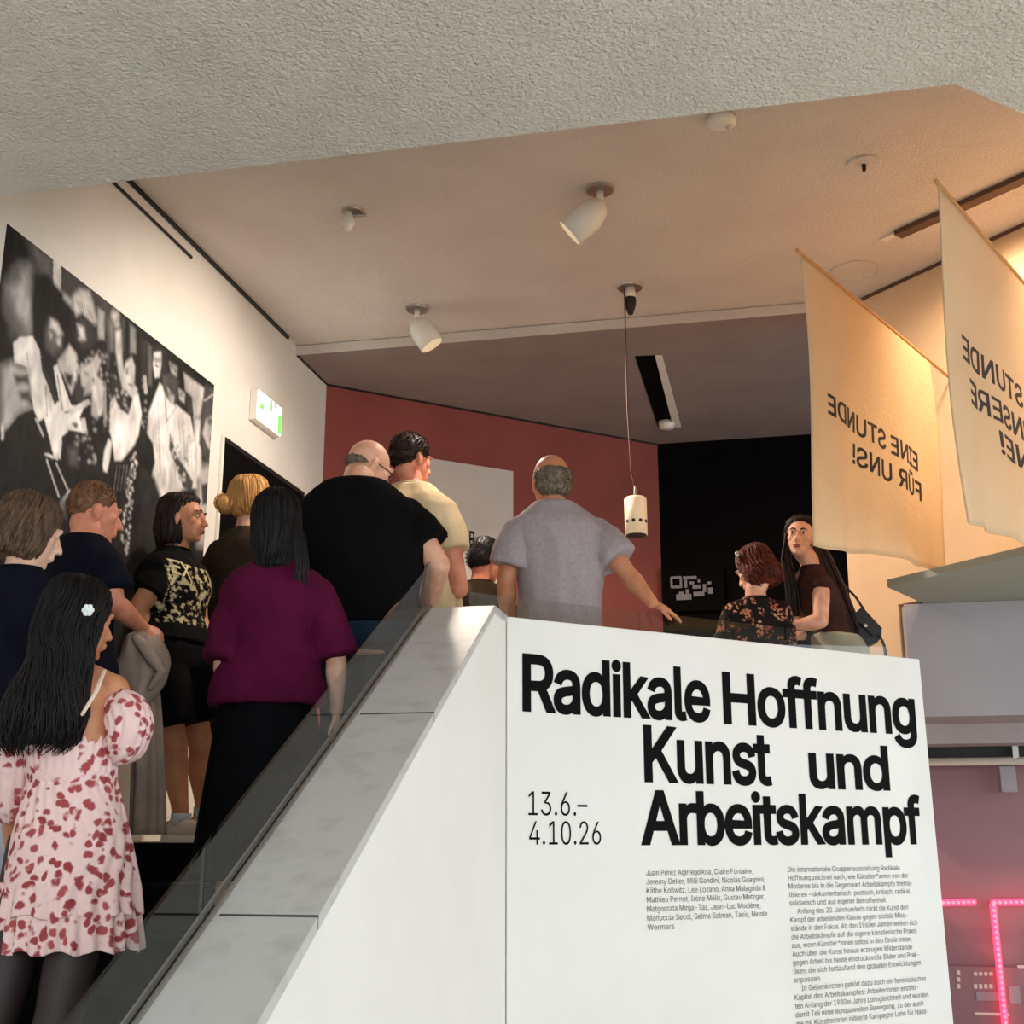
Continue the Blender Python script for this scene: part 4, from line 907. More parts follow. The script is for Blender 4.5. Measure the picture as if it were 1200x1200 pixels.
def hair(p, m, rings, strands=220, wav=.006, sr=.0035, arc=None, local=True, name='hair', seed=1, thick=1.0, freq=9, clump=.0):
    """rings: (x, y, z, rx, ry) in head space (z up along the head unless world=True), from the crown down"""
    rnd = random.Random(seed); R = p.HR; k = p.hk; c = p.hc
    def pt(q, a, out=1.0):
        x, y, z, rx, ry = q[:5]; v = Vector((x + rx * out * math.cos(a), y + ry * out * math.sin(a), z)) * k
        if len(q) > 5:                   # below the head: hang in world space
            return c + rotz(-q[5]) @ v
        return c + R @ v
    N = 40; M_ = 4
    def interp(t):
        i = min(int(t), len(rings) - 2); f = t - i; A, B = rings[i], rings[i + 1]; return i, f, A, B
    def P_(t, a, out=1.0):
        i, f, A, B = interp(t); f = f * f * (3 - 2 * f) * .4 + f * .6; return pt(A, a, out).lerp(pt(B, a, out), f)
    T = (len(rings) - 1)
    rows = T * M_ + 1; g = G()
    g.loft([[P_(T * i / (rows - 1) * .93, 2 * math.pi * j / N, .975 + .012 * math.sin(7 * 2 * math.pi * j / N + i * .2) + .015 * math.sin(17 * 2 * math.pi * j / N - i * .13)) for j in range(N)] for i in range(rows)])
    base = g.mesh(name, True); o = obj(name, base, m, p.root)
    g = G()
    for _ in range(strands):
        a = rnd.uniform(*(arc or (0, 2 * math.pi))); ph = rnd.uniform(0, 6); t0 = rnd.uniform(0, .5) if rnd.random() < .7 else rnd.uniform(0, T * .6); t1 = T * rnd.uniform(.8, 1.0) * .9999; n = 14; pts = []; lift = rnd.uniform(.97, 1.045); da = rnd.uniform(-.25, .25)
        for i in range(n):
            t = t0 + (t1 - t0) * i / (n - 1); q = P_(t, a + da * i / n, lift + (.02 * thick * math.sin(i * .9 + ph)))
            w = wav * (i / n); q = q + Vector((math.sin(i / n * freq + ph), math.cos(i / n * freq * .8 + ph), 0)) * w; pts.append(q)
        rr = sr * rnd.uniform(.6, 1.2); g.tube(pts, [rr] * (n - 2) + [rr * .7, rr * .3], 4, False)
    st = obj('strands', g.mesh('strands', True), m, o); st['kind'] = 'stuff'
    return o
def shorthair(p, m, prims, n=500, L=.02, seed=3, sr=.0022, vox=.007, down=.6):
    """close cropped hair: a cap plus short locks"""
    rnd = random.Random(seed); R = p.HR; k = p.hk; c = p.hc; g = G()
    for q, r in prims: g.ell(c + R @ (Vector(q) * k), [x * k for x in r], R, 18)
    me = blob(g, vox, 2, (.003, 60, 40, seed)); o = obj('hair', me, m, p.root); g = G(); V_ = me.vertices; cnt = len(V_)
    for _ in range(n):
        v = V_[rnd.randrange(cnt)]; lq = (R.transposed() @ (v.co - c)) / k
        if ((lq.x / .076) ** 2 + ((lq.y + .012) / .094) ** 2 + ((lq.z - .028) / .09) ** 2) < 1.0 or lq.y > .055 or (lq.z < -.02 and lq.y > -.03): continue
        nn = v.normal; a = v.co.copy(); d = (nn * .5 + R @ Vector((rnd.uniform(-.3, .3), -.5, -down)) * .6).normalized()
        g.tube([a - nn * .004, a + d * L * .5 + nn * .003, a + d * L * rnd.uniform(.8, 1.3)], [sr, sr * .9, sr * .3], 4, False)
    s_ = obj('strands', g.mesh('strands', True), m, o); s_['kind'] = 'stuff'; return o

for nm, c in (('skin', (222, 168, 140)), ('skinpale', (228, 184, 160)), ('skinred', (214, 140, 112)), ('skintan', (196, 134, 98)), ('skinbrown', (150, 96, 66))): MT[nm] = skinm(nm + ' complexion', *c)
MT['hblack'] = hairm('black hair', hexc(12, 9, 10), hexc(22, 16, 17)); MT['hbrown'] = hairm('brown hair', hexc(72, 52, 40), hexc(112, 86, 68)); MT['hdark'] = hairm('dark brown hair', hexc(28, 16, 12), hexc(50, 29, 21))
MT['hblond'] = hairm('blond hair', hexc(176, 122, 66), hexc(214, 164, 100)); MT['hred'] = hairm('auburn hair', hexc(70, 24, 16), hexc(104, 38, 24)); MT['hgrey'] = hairm('grey hair', hexc(120, 108, 92), hexc(84, 74, 62)); MT['hsand'] = hairm('sandy hair', hexc(96, 64, 44), hexc(140, 98, 66))
MT['navy'] = cloth('navy cotton', hexc(17, 18, 30)); MT['blk'] = cloth('black cotton', hexc(11, 10, 11)); MT['purple'] = cloth('burgundy cotton', hexc(84, 16, 50), hexc(70, 12, 42)); MT['beige'] = cloth('cream cotton', hexc(216, 190, 152), hexc(204, 176, 138))
MT['greyt'] = cloth('grey melange cotton', hexc(160, 150, 152), hexc(148, 138, 142), .6, 60); MT['jean'] = cloth('blue denim', hexc(36, 54, 72)); MT['paleskirt'] = cloth('pale grey linen', hexc(196, 200, 206), hexc(176, 182, 190)); MT['olive'] = cloth('olive brown knit', hexc(58, 46, 34)); MT['brownk'] = cloth('brown jersey', hexc(66, 40, 36), hexc(50, 30, 27))
MT['khaki'] = cloth('light khaki cotton', hexc(176, 168, 142), hexc(158, 150, 124)); MT['pleat'] = cloth('black pleated cloth', hexc(10, 11, 15)); MT['shoew'] = M('off white leather', hexc(196, 180, 168), .6); MT['shoek'] = M('black leather', hexc(24, 22, 22), .5); MT['taupe'] = cloth('taupe coat cloth', hexc(176, 154, 140), hexc(150, 130, 117))
def floral(name, base, base2, f1, f2, sc, th, leaf=True):
    m = bpy.data.materials.new(name); m.use_nodes = True; nt = m.node_tree; b = nt.nodes['Principled BSDF']; b.inputs['Roughness'].default_value = .85; b.inputs['Specular IOR Level'].default_value = .15
    tc = nt.nodes.new('ShaderNodeTexCoord'); nz = nt.nodes.new('ShaderNodeTexNoise'); nz.inputs['Scale'].default_value = sc * 1.6; nz.inputs['Detail'].default_value = 3
    nt.links.new(tc.outputs['Object'], nz.inputs[0])
    mx = nt.nodes.new('ShaderNodeMix'); mx.data_type = 'VECTOR'; mx.inputs[0].default_value = .045
    nt.links.new(tc.outputs['Object'], mx.inputs[4]); nt.links.new(nz.outputs['Color'], mx.inputs[5])
    def vor(s, t, soft):
        v = nt.nodes.new('ShaderNodeTexVoronoi'); v.inputs['Scale'].default_value = s; nt.links.new(mx.outputs[1], v.inputs[0])
        r = nt.nodes.new('ShaderNodeMapRange'); r.inputs[1].default_value = t; r.inputs[2].default_value = t - soft; nt.links.new(v.outputs['Distance'], r.inputs[0]); return r, v
    bl, bv = vor(sc, th, .08); pe, _ = vor(sc * 3.0, .5, .14)
    mu = nt.nodes.new('ShaderNodeMath'); mu.operation = 'MULTIPLY'; nt.links.new(bl.outputs[0], mu.inputs[0]); nt.links.new(pe.outputs[0], mu.inputs[1])
    n2 = nt.nodes.new('ShaderNodeTexNoise'); n2.inputs['Scale'].default_value = 30; nt.links.new(tc.outputs['Object'], n2.inputs[0])
    cb = nt.nodes.new('ShaderNodeMix'); cb.data_type = 'RGBA'; cb.inputs[6].default_value = base; cb.inputs[7].default_value = base2; nt.links.new(n2.outputs[0], cb.inputs[0])
    cf = nt.nodes.new('ShaderNodeMix'); cf.data_type = 'RGBA'; cf.inputs[6].default_value = f1; cf.inputs[7].default_value = f2; nt.links.new(bv.outputs['Color'], cf.inputs[0])
    co = nt.nodes.new('ShaderNodeMix'); co.data_type = 'RGBA'; nt.links.new(mu.outputs[0], co.inputs[0]); nt.links.new(cb.outputs[2], co.inputs[6]); nt.links.new(cf.outputs[2], co.inputs[7])
    nt.links.new(co.outputs[2], b.inputs['Base Color']); return m
MT['rose'] = floral('pink rose print chiffon', hexc(240, 210, 206), hexc(230, 190, 188), hexc(146, 58, 62), hexc(178, 88, 90), 11.5, .78)
MT['flower'] = floral('dark flower print', hexc(26, 18, 18), hexc(20, 14, 16), hexc(150, 62, 46), hexc(206, 150, 110), 17, .62)
R_ = math.radians
def printmat():
    m = cloth('black tee with gold print', hexc(13, 11, 10)); nt = m.node_tree; b = nt.nodes['Principled BSDF']
    old = b.inputs['Base Color'].links[0].from_socket
    tc = nt.nodes.new('ShaderNodeTexCoord'); at = nt.nodes.new('ShaderNodeAttribute'); at.attribute_name = 'printmask'
    v = nt.nodes.new('ShaderNodeTexNoise'); v.inputs['Scale'].default_value = 34; v.inputs['Detail'].default_value = 6; nt.links.new(tc.outputs['Object'], v.inputs[0])
    r = nt.nodes.new('ShaderNodeMapRange'); r.inputs[1].default_value = .5; r.inputs[2].default_value = .58; nt.links.new(v.outputs[0], r.inputs[0])
    mu = nt.nodes.new('ShaderNodeMath'); mu.operation = 'MULTIPLY'; nt.links.new(r.outputs[0], mu.inputs[0]); nt.links.new(at.outputs['Fac'], mu.inputs[1])
    n2 = nt.nodes.new('ShaderNodeTexNoise'); n2.inputs['Scale'].default_value = 9; nt.links.new(tc.outputs['Object'], n2.inputs[0])
    cr = nt.nodes.new('ShaderNodeMix'); cr.data_type = 'RGBA'; cr.inputs[6].default_value = hexc(150, 130, 70); cr.inputs[7].default_value = hexc(214, 200, 168); nt.links.new(n2.outputs[0], cr.inputs[0])
    mx = nt.nodes.new('ShaderNodeMix'); mx.data_type = 'RGBA'; nt.links.new(mu.outputs[0], mx.inputs[0]); nt.links.new(old, mx.inputs[6]); nt.links.new(cr.outputs[2], mx.inputs[7]); nt.links.new(mx.outputs[2], b.inputs['Base Color']); return m
MT['tee'] = printmat()
CAPH = [((0, -.022, .04), (.083, .094, .088)), ((0, -.05, .0), (.075, .07, .07))]
OPENTOP = [(0, -.03, .132, .012, .014), (0, -.028, .126, .052, .066), (0, -.03, .10, .079, .092), (0, -.042, .06, .09, .089), (0, -.052, .01, .093, .078)]
LONGTOP = [(0, -.02, .135, .012, .014), (0, -.02, .128, .05, .06), (0, -.02, .10, .077, .088), (0, -.022, .06, .091, .098), (0, -.032, .01, .094, .092)]
# 1 woman with a brown bob
h = R_(10)
p = person('person with wavy brown bob in navy top and pale grey skirt beside the white wall', 20, 580, 4.15, head=h, hyaw=R_(42), hpit=R_(-14), fem=True, sw=.18, skin='skinpale', build=1.02,
           J=dict(headc=(36, 624, 4.15), neck=(22, 672, 4.13)))
shirt(p, 'navy', hem=.93, sl=.95, sr=(.07, .074, .076), e=.014, hemx=.02, name='top')
skirt(p, 'paleskirt', 1.02, .35, .17, .27, 18, .03)
hair(p, 'hbrown', [(0, -.02, .13, .012, .014), (0, -.02, .124, .052, .062), (0, -.02, .10, .08, .09), (0, -.025, .05, .098, .1), (0, -.035, -.01, .106, .1), (0, -.04, -.06, .104, .094), (0, -.04, -.105, .085, .075), (0, -.04, -.115, .06, .05)], 420, .006, .0042, seed=11, thick=1.4)
shoes(p, 'shoek')
# 2 man in a navy tee holding a coat
p = person('person with cropped sandy hair in dark navy tee holding a taupe coat', 100, 563, 4.75, head=R_(32), hyaw=R_(22), hpit=R_(-8), skin='skinred', sw=.19, build=1.05, arm=1.12, neckk=1.12,
           J=dict(headc=(111, 602, 4.75), neck=(97, 634, 4.7), elR=(132, 706, 4.62), wrR=(166, 735, 4.86), shL=(64, 668, 4.86), shR=(127, 670, 4.62)), handR=(Vector((.5, .5, -.25)), Vector((.3, -.6, .5)), .7))
shirt(p, 'navy', hem=.88, sl=.62, sr=(.075, .082, .086), e=.018)
trousers(p, 'blk'); shoes(p, 'shoek')
shorthair(p, 'hsand', [((0, -.018, .044), (.081, .092, .082)), ((0, -.045, .02), (.073, .066, .06))], 1400, .006, down=.3)
# the coat over his forearm
ce = W(166, 752, 4.86); co = empty('hanging_coat', ce)
g = G(); n = 30; rings = []
for i in range(n + 1):
    t = i / n; row = []
    cx = W(166 + 8 * t - 10 * t * t, 744 + 90 * t, 4.88)
    wx = .055 + .05 * math.sin(math.pi * min(t * 1.1, 1)) - .035 * t ** 2; wy = .05 + .02 * t
    for k in range(40):
        a = 2 * math.pi * k / 40; mm = 1 + .1 * math.sin(5 * a + 3 * t) + .05 * math.sin(11 * a - 4 * t)
        row.append(cx + Vector((wx * mm * math.cos(a), wy * mm * math.sin(a), .012 * math.sin(3 * a))))
    rings.append(row)
g.loft(rings); under(obj('coat_cloth', g.mesh('coat_cloth', True), 'taupe'), co)
g = G(); g.tube([W(160, 748, 4.83), W(178, 770, 4.8), W(190, 786, 4.8), W(176, 806, 4.82)], [.02, .028, .022, .012], 10, True); under(obj('sleeve_flap', g.mesh('sleeve_flap', True), 'taupe'), co)
g = G(); rings = []
for i in range(25):
    t = i / 24; cx = W(170 + 3 * math.sin(2 * t), 812 + 166 * t, 4.92); wx = .055 + .012 * t
    rings.append([cx + Vector((wx * (1 + .09 * math.sin(6 * a + 2 * t) + .05 * math.sin(13 * a)) * math.cos(a), .04 * (1 + .2 * math.sin(6 * a + 2 * t)) * math.sin(a), 0)) for a in [2 * math.pi * k / 48 for k in range(48)]])
g.loft(rings); under(obj('coat_skirt', g.mesh('coat_skirt', True), 'taupe'), co)
tag(co, 'long taupe coat hanging over the forearm of the navy tee visitor', 'coat')
# 3 woman in the rose print dress
p = person('person with long black wavy hair in pink rose print dress on the stairs', 86, 682, 3.75, head=R_(8), hyaw=R_(30), hpit=R_(-6), fem=True, sw=.168, skin='skintan', build=.98,
           J=dict(headc=(93, 727, 3.75), neck=(86, 779, 3.73), shR=(133, 808, 3.73), shL=(38, 808, 3.75), elR=(147, 856, 3.76), wrR=(126, 852, 4.02), elL=(18, 905, 3.78), wrL=(14, 985, 3.86), chest=(84, 850, 3.74), pelvis=(82, 960, 3.75)))
zz = lambda py, Y=3.75: (W(85, py, Y).z - p.base.z) / p.s
D3 = MT['rose']
def dressrings(rows, n=120):
    out = []
    for cx, py, wpx, d, amp, fr, ph in rows:
        c = W(cx, py, 3.74) - p.base; rx = (W(cx + wpx, py, 3.74) - W(cx, py, 3.74)).x; out.append([c + Vector((rx * (1 + amp * math.sin(fr * a + ph) + amp * .5 * math.sin(fr * .43 * a + 1)) * math.cos(a), rx * d * (1 + amp * math.sin(fr * a + ph)) * math.sin(a), .006 * amp * 20 * math.sin(fr * .5 * a))) for a in [2 * math.pi * k / n for k in range(n)]])
    return out
def lerprows(rows, m=5):
    o = []
    for A, B in zip(rows, rows[1:]):
        for i in range(m): o.append([x + (y - x) * i / m for x, y in zip(A, B)])
    return o + [list(rows[-1])]
def cloth_obj(rings, name, m, par, th=.003):
    g = G(); g.loft(rings, False); me = evalmesh(g.mesh(name), [('SOLIDIFY', dict(thickness=th, offset=0)), ('SUBSURF', dict(levels=1))]); me.polygons.foreach_set('use_smooth', [True] * len(me.polygons)); return obj(name, me, m, par)
dr3 = cloth_obj(dressrings(lerprows([(86, 832, 50, .62, .015, 34, 0), (85, 838, 55, .66, .05, 34, 0), (84, 870, 54, .72, .03, 34, .2), (84, 905, 52, .78, .02, 34, .4), (85, 917, 50, .8, .035, 30, .5), (85, 926, 53, .8, .03, 30, .5), (84, 980, 66, .8, .035, 22, .7), (82, 1040, 78, .8, .05, 18, .9), (80, 1072, 82, .8, .055, 18, 1.0)])), 'dress', D3, p.root)
cloth_obj(dressrings(lerprows([(82, 1052, 74, .8, .03, 24, 0), (81, 1075, 80, .8, .045, 24, .1), (80, 1113, 84, .8, .06, 24, .3)])), 'dress_flounce', D3, dr3)
for nm, pts, rr in (('R', [(138, 824, 3.73), (148, 836, 3.71), (152, 850, 3.69), (148, 872, 3.7), (140, 884, 3.74)], (.062, .08, .08, .07, .045)), ('L', [(32, 832, 3.76), (24, 865, 3.76), (20, 905, 3.78), (18, 945, 3.82), (18, 962, 3.83)], (.07, .072, .074, .078, .05))):
    P3 = [W(*q) - p.base for q in pts]; rings = []; n = 64; dense = []
    for A, B, r1, r2 in zip(P3, P3[1:], rr, rr[1:]):
        for i in range(4): dense.append((A.lerp(B, i / 4), r1 + (r2 - r1) * i / 4))
    dense.append((P3[-1], rr[-1])); up = Vector((0, 1, 0))
    for i, (c, r) in enumerate(dense):
        a_ = dense[max(0, i - 1)][0]; b_ = dense[min(len(dense) - 1, i + 1)][0]; t = (b_ - a_).normalized(); x = t.cross(up).normalized(); y = x.cross(t)
        rings.append([c + x * (r * .82 * (1 + .06 * math.sin(15 * a + i * .4) + .04 * math.sin(6 * a)) * math.cos(a)) + y * (r * .82 * (1 + .06 * math.sin(15 * a + i * .4)) * math.sin(a)) for a in [2 * math.pi * k / n for k in range(n)]])
    cloth_obj(rings, 'sleeve', D3, dr3)
for x0, y0, x1, y1 in ((122, 786, 97, 836), (52, 792, 60, 834)):
    g = G(); g.tube([W(x0, y0, 3.71) - p.base, W((x0 + x1) / 2 + 3, (y0 + y1) / 2, 3.6) - p.base, W(x1, y1, 3.6) - p.base], .008, 8, True, (Vector((0, 1, 0)), .4)); obj('strap', g.mesh('strap', True), M('cream strap', hexc(232, 206, 184), .7), dr3)
hair(p, 'hblack', LONGTOP + [(0, -.045, -.06, .098, .085), (0, -.07, -.13, .095, .062, R_(20)), (-.02, -.1, -.21, .105, .06, R_(10)), (-.035, -.12, -.3, .12, .058, R_(5)), (-.05, -.12, -.37, .12, .05, R_(5)), (-.055, -.12, -.42, .085, .035, R_(5))], 900, .016, .003, seed=21, thick=1.8, freq=14)
g = G(); cc = W(103, 715, 3.63) - p.base
for k in range(6):
    a = 2 * math.pi * k / 6; g.ell(cc + Vector((.011 * math.cos(a), 0, .011 * math.sin(a))), (.0085, .005, .0085), None, 8)
g.ell(cc - Vector((0, .004, 0)), (.006, .005, .006), None, 8); o = obj('hair_clip', g.mesh('hair_clip', True), M('white flower clip', hexc(226, 232, 232), .35), p.root); o['label'] = 'white flower hair clip'
g = G()
for nm in 'RL':
    a = p.j['kn' + nm]; 
trousers(p, M('dark sheer tights', hexc(46, 32, 32), .6), top=.84, bot=.06, e=.004, lk=.86, flare=.05, fold=(.001, 8, 5), name='tights'); shoes(p, 'shoek')
# 4 woman in the printed tee
h = R_(112)
p = person('person with dark shoulder length hair in black tee with gold print and black shorts', 212, 573, 5.6, head=h, hyaw=R_(-14), fem=True, sw=.185, build=1.16, skin='skintan', arm=1.25, leg=1.12, brow='hdark', face=True,
           J=dict(headc=(216, 609, 5.6), neck=(204, 648, 5.62), shR=(190, 676, 5.48), elR=(162, 712, 5.42), wrR=(172, 762, 5.5), knR=(206, 880, 5.55), anR=(212, 963, 5.5), knL=(236, 876, 5.68), anL=(238, 955, 5.76)))
o = shirt(p, 'tee', hem=.95, sl=.58, sr=(.08, .086, .09), e=.02, hemx=.02)
me = o.data; at = me.attributes.new('printmask', 'FLOAT', 'POINT'); vals = []
for v in me.vertices:
    z = v.co.z / p.s; c, r, f = spine(p, z); q = v.co - c; x = q.dot(r); y = q.dot(f)
    vals.append(1.0 if (y > .02 and -.17 < x < .17 and 1.03 < z < 1.33) else 0.0)
at.data.foreach_set('value', vals)
from mathutils.bvhtree import BVHTree
bt = BVHTree.FromPolygons([v.co for v in me.vertices], [tuple(q.vertices) for q in me.polygons]); tm = textmesh('EX', .015); xs = [v.co.x for v in tm.vertices]; x0_ = min(xs); vs = []
for v in tm.vertices:
    z = 1.315 + v.co.y * .1 / CAP * .8 - (v.co.x - x0_) * .03; c, r, f = spine(p, z); h_ = bt.ray_cast(c + r * (.15 - (v.co.x - x0_) * .11) + f * .6, -f); vs.append((h_[0] if h_[0] else c + f * .15) + f * .004)
g = G().add(vs, [tuple(q.vertices) for q in tm.polygons]); obj('print_lettering', g, M('pale gold print', hexc(206, 186, 140), .7), o)
trousers(p, 'blk', top=1.02, bot=.6, e=.02, lk=1.22, name='shorts')
hair(p, 'hdark', OPENTOP + [(0, -.055, -.05, .096, .08), (0, -.055, -.1, .09, .07), (0, -.06, -.15, .07, .055)], 300, .006, .0038, seed=5)
shoes(p, 'shoew')
for nm in 'RL':
    a = p.j['an' + nm]; g = G(); g.tube([a + Vector((0, 0, -.02)), a + Vector((0, 0, .035))], [.044, .045], 14, False); obj('sock', g.mesh('sock', True), 'paleskirt', p.root)
# 5 blonde woman with a bun
p = person('person with blond hair tied in a small bun in dark olive cardigan', 292, 549, 6.11, head=R_(25), hyaw=R_(25), hpit=R_(8), fem=True, sw=.175, skin='skin', J=dict(headc=(297, 588, 6.11), neck=(286, 624, 6.09)))
shirt(p, 'olive', hem=.8, sl=1.7, sr=(.074, .07, .055), e=.02, name='cardigan'); trousers(p, 'blk'); shoes(p, 'shoek')
o = hair(p, 'hblond', LONGTOP + [(0, -.035, -.04, .088, .085), (0, -.03, -.075, .06, .062), (0, -.03, -.085, .03, .03)], 300, .003, .004, seed=8)
g = G(); bc = W(263, 590, 6.02) - p.base; g.ell(bc, (.042, .04, .046)); 
for k in range(14): a = k * .45; g.tube([bc + Vector((.043 * math.cos(a + t), .03 * math.sin(k), .046 * math.sin(a + t))) for t in (0, .5, 1.0, 1.5)], .006, 5)
g.tube([bc, W(280, 590, 6.04) - p.base], [.028, .03], 10); obj('bun', g.mesh('bun', True), 'hblond', o)
# 6 woman in burgundy
p = person('person with long straight black hair in burgundy half sleeve top and black pleated skirt', 327, 573, 4.67, head=R_(-2), hyaw=R_(-18), hpit=R_(-4), fem=True, sw=.195, build=1.08, skin='skinpale', arm=1.05,
           J=dict(headc=(322, 614, 4.67), neck=(325, 661, 4.66), shL=(280, 700, 4.66), shR=(374, 697, 4.66), elR=(394, 770, 4.66), wrR=(394, 832, 4.74), elL=(262, 776, 4.62), wrL=(268, 832, 4.72)))
shirt(p, 'purple', hem=.86, sl=1.0, sr=(.076, .084, .087), e=.022, hemx=.02, fold=(.011, 7, 2.2), name='top')
skirt(p, 'pleat', 1.0, .2, .165, .26, 40, .035, d=.8)
hair(p, 'hblack', LONGTOP + [(0, -.045, -.05, .092, .08), (0, -.055, -.11, .085, .066, R_(-18)), (.01, -.07, -.17, .075, .05, R_(-10)), (.015, -.08, -.225, .06, .035, R_(-5))], 420, .004, .0036, seed=31)
g = G()
for k in range(18):
    x = 346 + random.uniform(-3, 12); g.tube([W(344, 600, 4.6) - p.base, W(x, 630, 4.55) - p.base, W(x + 4, 660, 4.53) - p.base, W(x + 4 + random.uniform(-5, 5), 690, 4.55) - p.base], [.005, .005, .004, .001], 5)
o = obj('hair_lock', g.mesh('hair_lock', True), 'hblack', p.root)
shoes(p, 'shoek')
# 7 bald man
p = person('bald broad person in black tee and blue jeans beside the stair glass', 425, 509, 5.25, head=R_(4), hyaw=R_(48), hpit=R_(-20), hroll=R_(4), sw=.235, build=1.3, hipw=1.02, belly=.08, skin='skin', arm=1.3, jaw=1.1, neckk=1.3, hk=1.06, face=True, brow='hgrey', lip='tonguelip',
           J=dict(headc=(432, 549, 5.3), neck=(416, 567, 5.2), shR=(476, 607, 5.22), shL=(371, 608, 5.24), elR=(514, 662, 5.2), wrR=(499, 714, 5.42), elL=(352, 668, 5.25), wrL=(372, 730, 5.5), pelvis=(432, 730, 5.22), chest=(418, 660, 5.22)))
shirt(p, 'blk', hem=.93, sl=.62, sr=(.086, .098, .1), e=.018, hemx=.0, fold=(.008, 6, 3))
trousers(p, 'jean', lk=1.1); shoes(p, 'shoek')
shorthair(p, 'hgrey', [((0, -.05, -.004), (.067, .06, .028))], 400, .006, sr=.0016, vox=.006)
g = G()
for q in ([(.08, -.01, .008), (.06, .07, .01), (.05, .088, .01)], [(-.08, -.01, .008), (-.06, .07, .01), (-.05, .088, .01)]): g.tube([p.hc + p.HR @ (Vector(v) * p.hk) for v in q], .0025, 6)
for sx_ in (-1, 1): g.tube([p.hc + p.HR @ (Vector((sx_ * .03 + .022 * math.cos(a), .1, .004 + .017 * math.sin(a))) * p.hk) for a in [2 * math.pi * k / 12 for k in range(13)]], .002, 5)
obj('glasses', g.mesh('glasses', True), 'dark', p.root)
# 8 man in cream tee
p = person('person with short dark hair in cream tee, arms folded, beside the broad bald visitor', 490, 503, 5.81, head=R_(22), hyaw=R_(22), hpit=R_(-4), sw=.195, build=1.0, skin='skinred', arm=1.1,
           J=dict(headc=(482, 540, 5.81), neck=(482, 573, 5.79), shR=(519, 601, 5.73), elR=(537, 690, 5.71), wrR=(498, 684, 6.06), shL=(450, 602, 5.85), elL=(446, 672, 5.98), wrL=(514, 664, 5.93)), handL=(Vector((.85, -.42, .12)), Vector((.4, .85, .2)), .55), handR=(Vector((-.9, .2, 0)), Vector((0, .5, .5)), .3))
shirt(p, 'beige', hem=.84, sl=.5, sr=(.078, .082, .08), e=.02, fold=(.01, 8, 4)); trousers(p, 'khaki'); shoes(p, 'shoek')
shorthair(p, 'hdark', [((0, -.014, .046), (.083, .096, .084)), ((0, -.046, .015), (.074, .066, .062))], 1100, .012, down=.2)
# 9 man behind
p = person('person with thick black hair in dark shirt before the white text board', 567, 628, 7.0, head=R_(35), hyaw=R_(18), hpit=R_(-14), skin='skinred', sw=.19, J=dict(headc=(570, 657, 7.0), neck=(560, 685, 6.98)))
shirt(p, 'olive', hem=.84, sl=1.8, sr=(.075, .07, .05)); trousers(p, 'blk'); shoes(p, 'shoek')
shorthair(p, 'hblack', [((0, -.018, .045), (.088, .1, .09)), ((0, -.05, .0), (.08, .072, .075))], 900, .012)
# 10 man in grey
gx = lambda u, z: dn(u, -.161, z)
p = person('person with thinning grey hair in grey tee resting a hand on the glass edge', 657, 533, 5.8, head=R_(-10), hyaw=R_(-8), hpit=R_(-3), sw=.205, build=1.06, skin='skintan', arm=1.08, hipw=.98,
           hk=1.12, J=dict(headc=(645, 566, 5.8), neck=(651, 594, 5.78), shR=(698, 625, 5.8), shL=(608, 624, 5.74), elR=(735, 672, 5.74), wrR=(764, 706, 5.68), elL=(593, 682, 5.76), wrL=(596, 735, 5.9), pelvis=(655, 740, 5.8)), handR=(Vector((.8, .35, -.33)), Vector((.2, -.35, .9)), .18))
shirt(p, 'greyt', hem=.84, sl=.68, sr=(.08, .092, .098), e=.02, hemx=.0, fold=(.013, 7, 2.4)); trousers(p, 'khaki'); shoes(p, 'shoek')
shorthair(p, 'hgrey', [((0, -.036, .012), (.08, .078, .062)), ((0, -.034, -.025), (.078, .06, .05))], 900, .008, down=.8)
# 11 auburn haired woman
p = person('person with auburn hair in dark flower print blouse behind the text wall', 884, 633, 6.33, head=R_(-8), hyaw=R_(-35), hpit=R_(-22), fem=True, sw=.18, skin='skin', build=1.05,
           J=dict(headc=(884, 668, 6.33), neck=(886, 704, 6.31), shR=(914, 718, 6.31), shL=(860, 718, 6.29), elR=(920, 762, 6.27), elL=(850, 755, 6.27), wrL=(850, 738, 6.46), wrR=(920, 765, 6.56), chest=(888, 760, 6.33)))
shirt(p, 'flower', hem=.82, sl=1.4, sr=(.074, .072, .06), e=.022, fold=(.01, 10, 5), name='blouse'); trousers(p, 'blk'); shoes(p, 'shoek')
hair(p, 'hred', LONGTOP + [(0, -.05, -.05, .104, .095), (0, -.055, -.1, .09, .08), (0, -.055, -.125, .05, .05)], 420, .012, .0042, seed=41, thick=2.2, freq=16)
g = G(); g.ell(W(864, 650, 6.28) - p.base, (.012, .012, .02), None, 8); obj('hair_clip', g.mesh('hair_clip', True), 'metal', p.root)
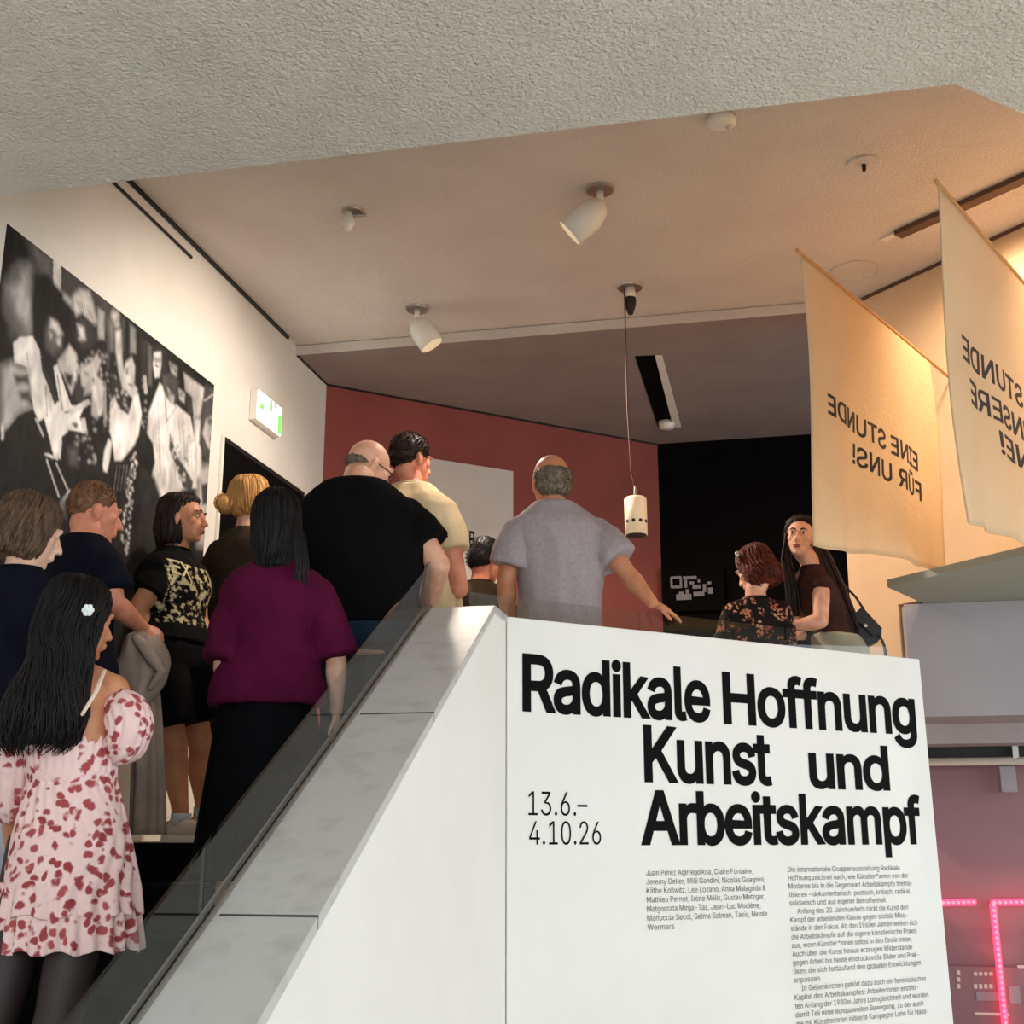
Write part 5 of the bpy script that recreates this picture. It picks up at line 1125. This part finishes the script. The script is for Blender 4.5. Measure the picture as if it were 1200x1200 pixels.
# 12 woman with bag, looking this way
p = person('person with long dark hair in brown sleeveless top and shoulder bag looking round', 968, 598, 6.63, head=R_(-62), hyaw=R_(-96), hpit=R_(2), hroll=R_(-7), twist=R_(8), fem=True, sw=.168, skin='skin', build=.98, face=True, brow='hdark', hk=.97,
           J=dict(headc=(938, 631, 6.55), neck=(953, 668, 6.59), shL=(962, 684, 6.49), elL=(962, 728, 6.45), wrL=(926, 735, 6.49), shR=(940, 682, 6.75), elR=(934, 726, 6.79), wrR=(940, 745, 6.58), pelvis=(985, 760, 6.68), chest=(966, 712, 6.63)), handL=(Vector((-.9, -.2, -.1)), Vector((0, -.5, .8)), .25), handR=(Vector((-.9, -.2, -.2)), Vector((0, -.5, .8)), .3))
shirt(p, 'brownk', hem=1.0, sl=.12, sr=(.064, .066, .066), e=.014, hemx=.0, fold=(.006, 9, 4), name='top'); trousers(p, 'khaki', top=1.05, lk=1.14, e=.022); shoes(p, 'shoew')
hair(p, 'hdark', OPENTOP + [(0, -.06, -.05, .09, .062)], 240, .005, .0038, seed=51)
g = G()
for k in range(170):
    ph = random.uniform(0, 6); o1 = random.uniform(-1, 1); o2 = random.uniform(-1, 1)
    pts = [W(950 + 6 * o1, 622, 6.57 + .04 * o2), W(966 + 9 * o1, 655, 6.61 + .06 * o2), W(978 + 13 * o1, 690, 6.59 + .07 * o2), W(990 + 14 * o1, 722, 6.60 + .07 * o2), W(996 + 12 * o1 + 3 * math.sin(ph), 748 + 8 * o2, 6.62 + .06 * o2)]
    g.tube([q - p.base for q in pts], [.0065, .007, .0065, .005, .0015], 5)
for k in range(80):
    o1 = random.uniform(-1, 1); o2 = random.uniform(-1, 1)
    g.tube([q - p.base for q in (W(926 + 5 * o1, 625, 6.58 + .03 * o2), W(921 + 5 * o1, 655, 6.55 + .04 * o2), W(928 + 7 * o1, 690, 6.55 + .04 * o2), W(930 + 8 * o1, 722, 6.55 + .04 * o2))], [.0055, .006, .005, .0015], 5)
obj('hair_length', g.mesh('hair_length', True), 'hdark', p.root)
bgc = W(1016, 735, 6.63); be = empty('shoulder_bag', bgc)
pts = [W(x, y, 6.6) for x, y in ((997, 722), (1010, 712), (1034, 738), (1033, 748), (1010, 762), (1002, 752))]
g = G(); g.extr(pts, (.02, .13, .0)); bb = under(obj('bag_body', bevel(g.mesh('bag_body'), .012, 3), M('black bag leather', hexc(10, 9, 9), .6)), be)
g = G(); g.extr([W(x, y, 6.592) for x, y in ((998, 722), (1010, 711), (1034, 737), (1022, 745))], (0, -.008, 0)); under(obj('bag_flap', bevel(g.mesh('bag_flap'), .003), bb.data.materials[0]), be)
g = G(); g.ell(W(1014, 733, 6.55), (.012, .006, .012), None, 8); under(obj('bag_clasp', g.mesh('bag_clasp', True), 'metal'), be)
g = G(); g.tube([W(966, 672, 6.63), W(984, 680, 6.75), W(1003, 700, 6.73), W(1012, 714, 6.63)], [.007] * 4, 8); under(obj('bag_strap', g.mesh('bag_strap', True), bb.data.materials[0]), be)
g = G(); g.tube([W(1031, 745, 6.58), W(1036, 756, 6.58), W(1038, 770, 6.59)], [.006, .008, .009], 8); under(obj('bag_tassel', g.mesh('bag_tassel', True), bb.data.materials[0]), be)
tag(be, 'small black leather shoulder bag at the hip of the visitor looking round', 'bag')
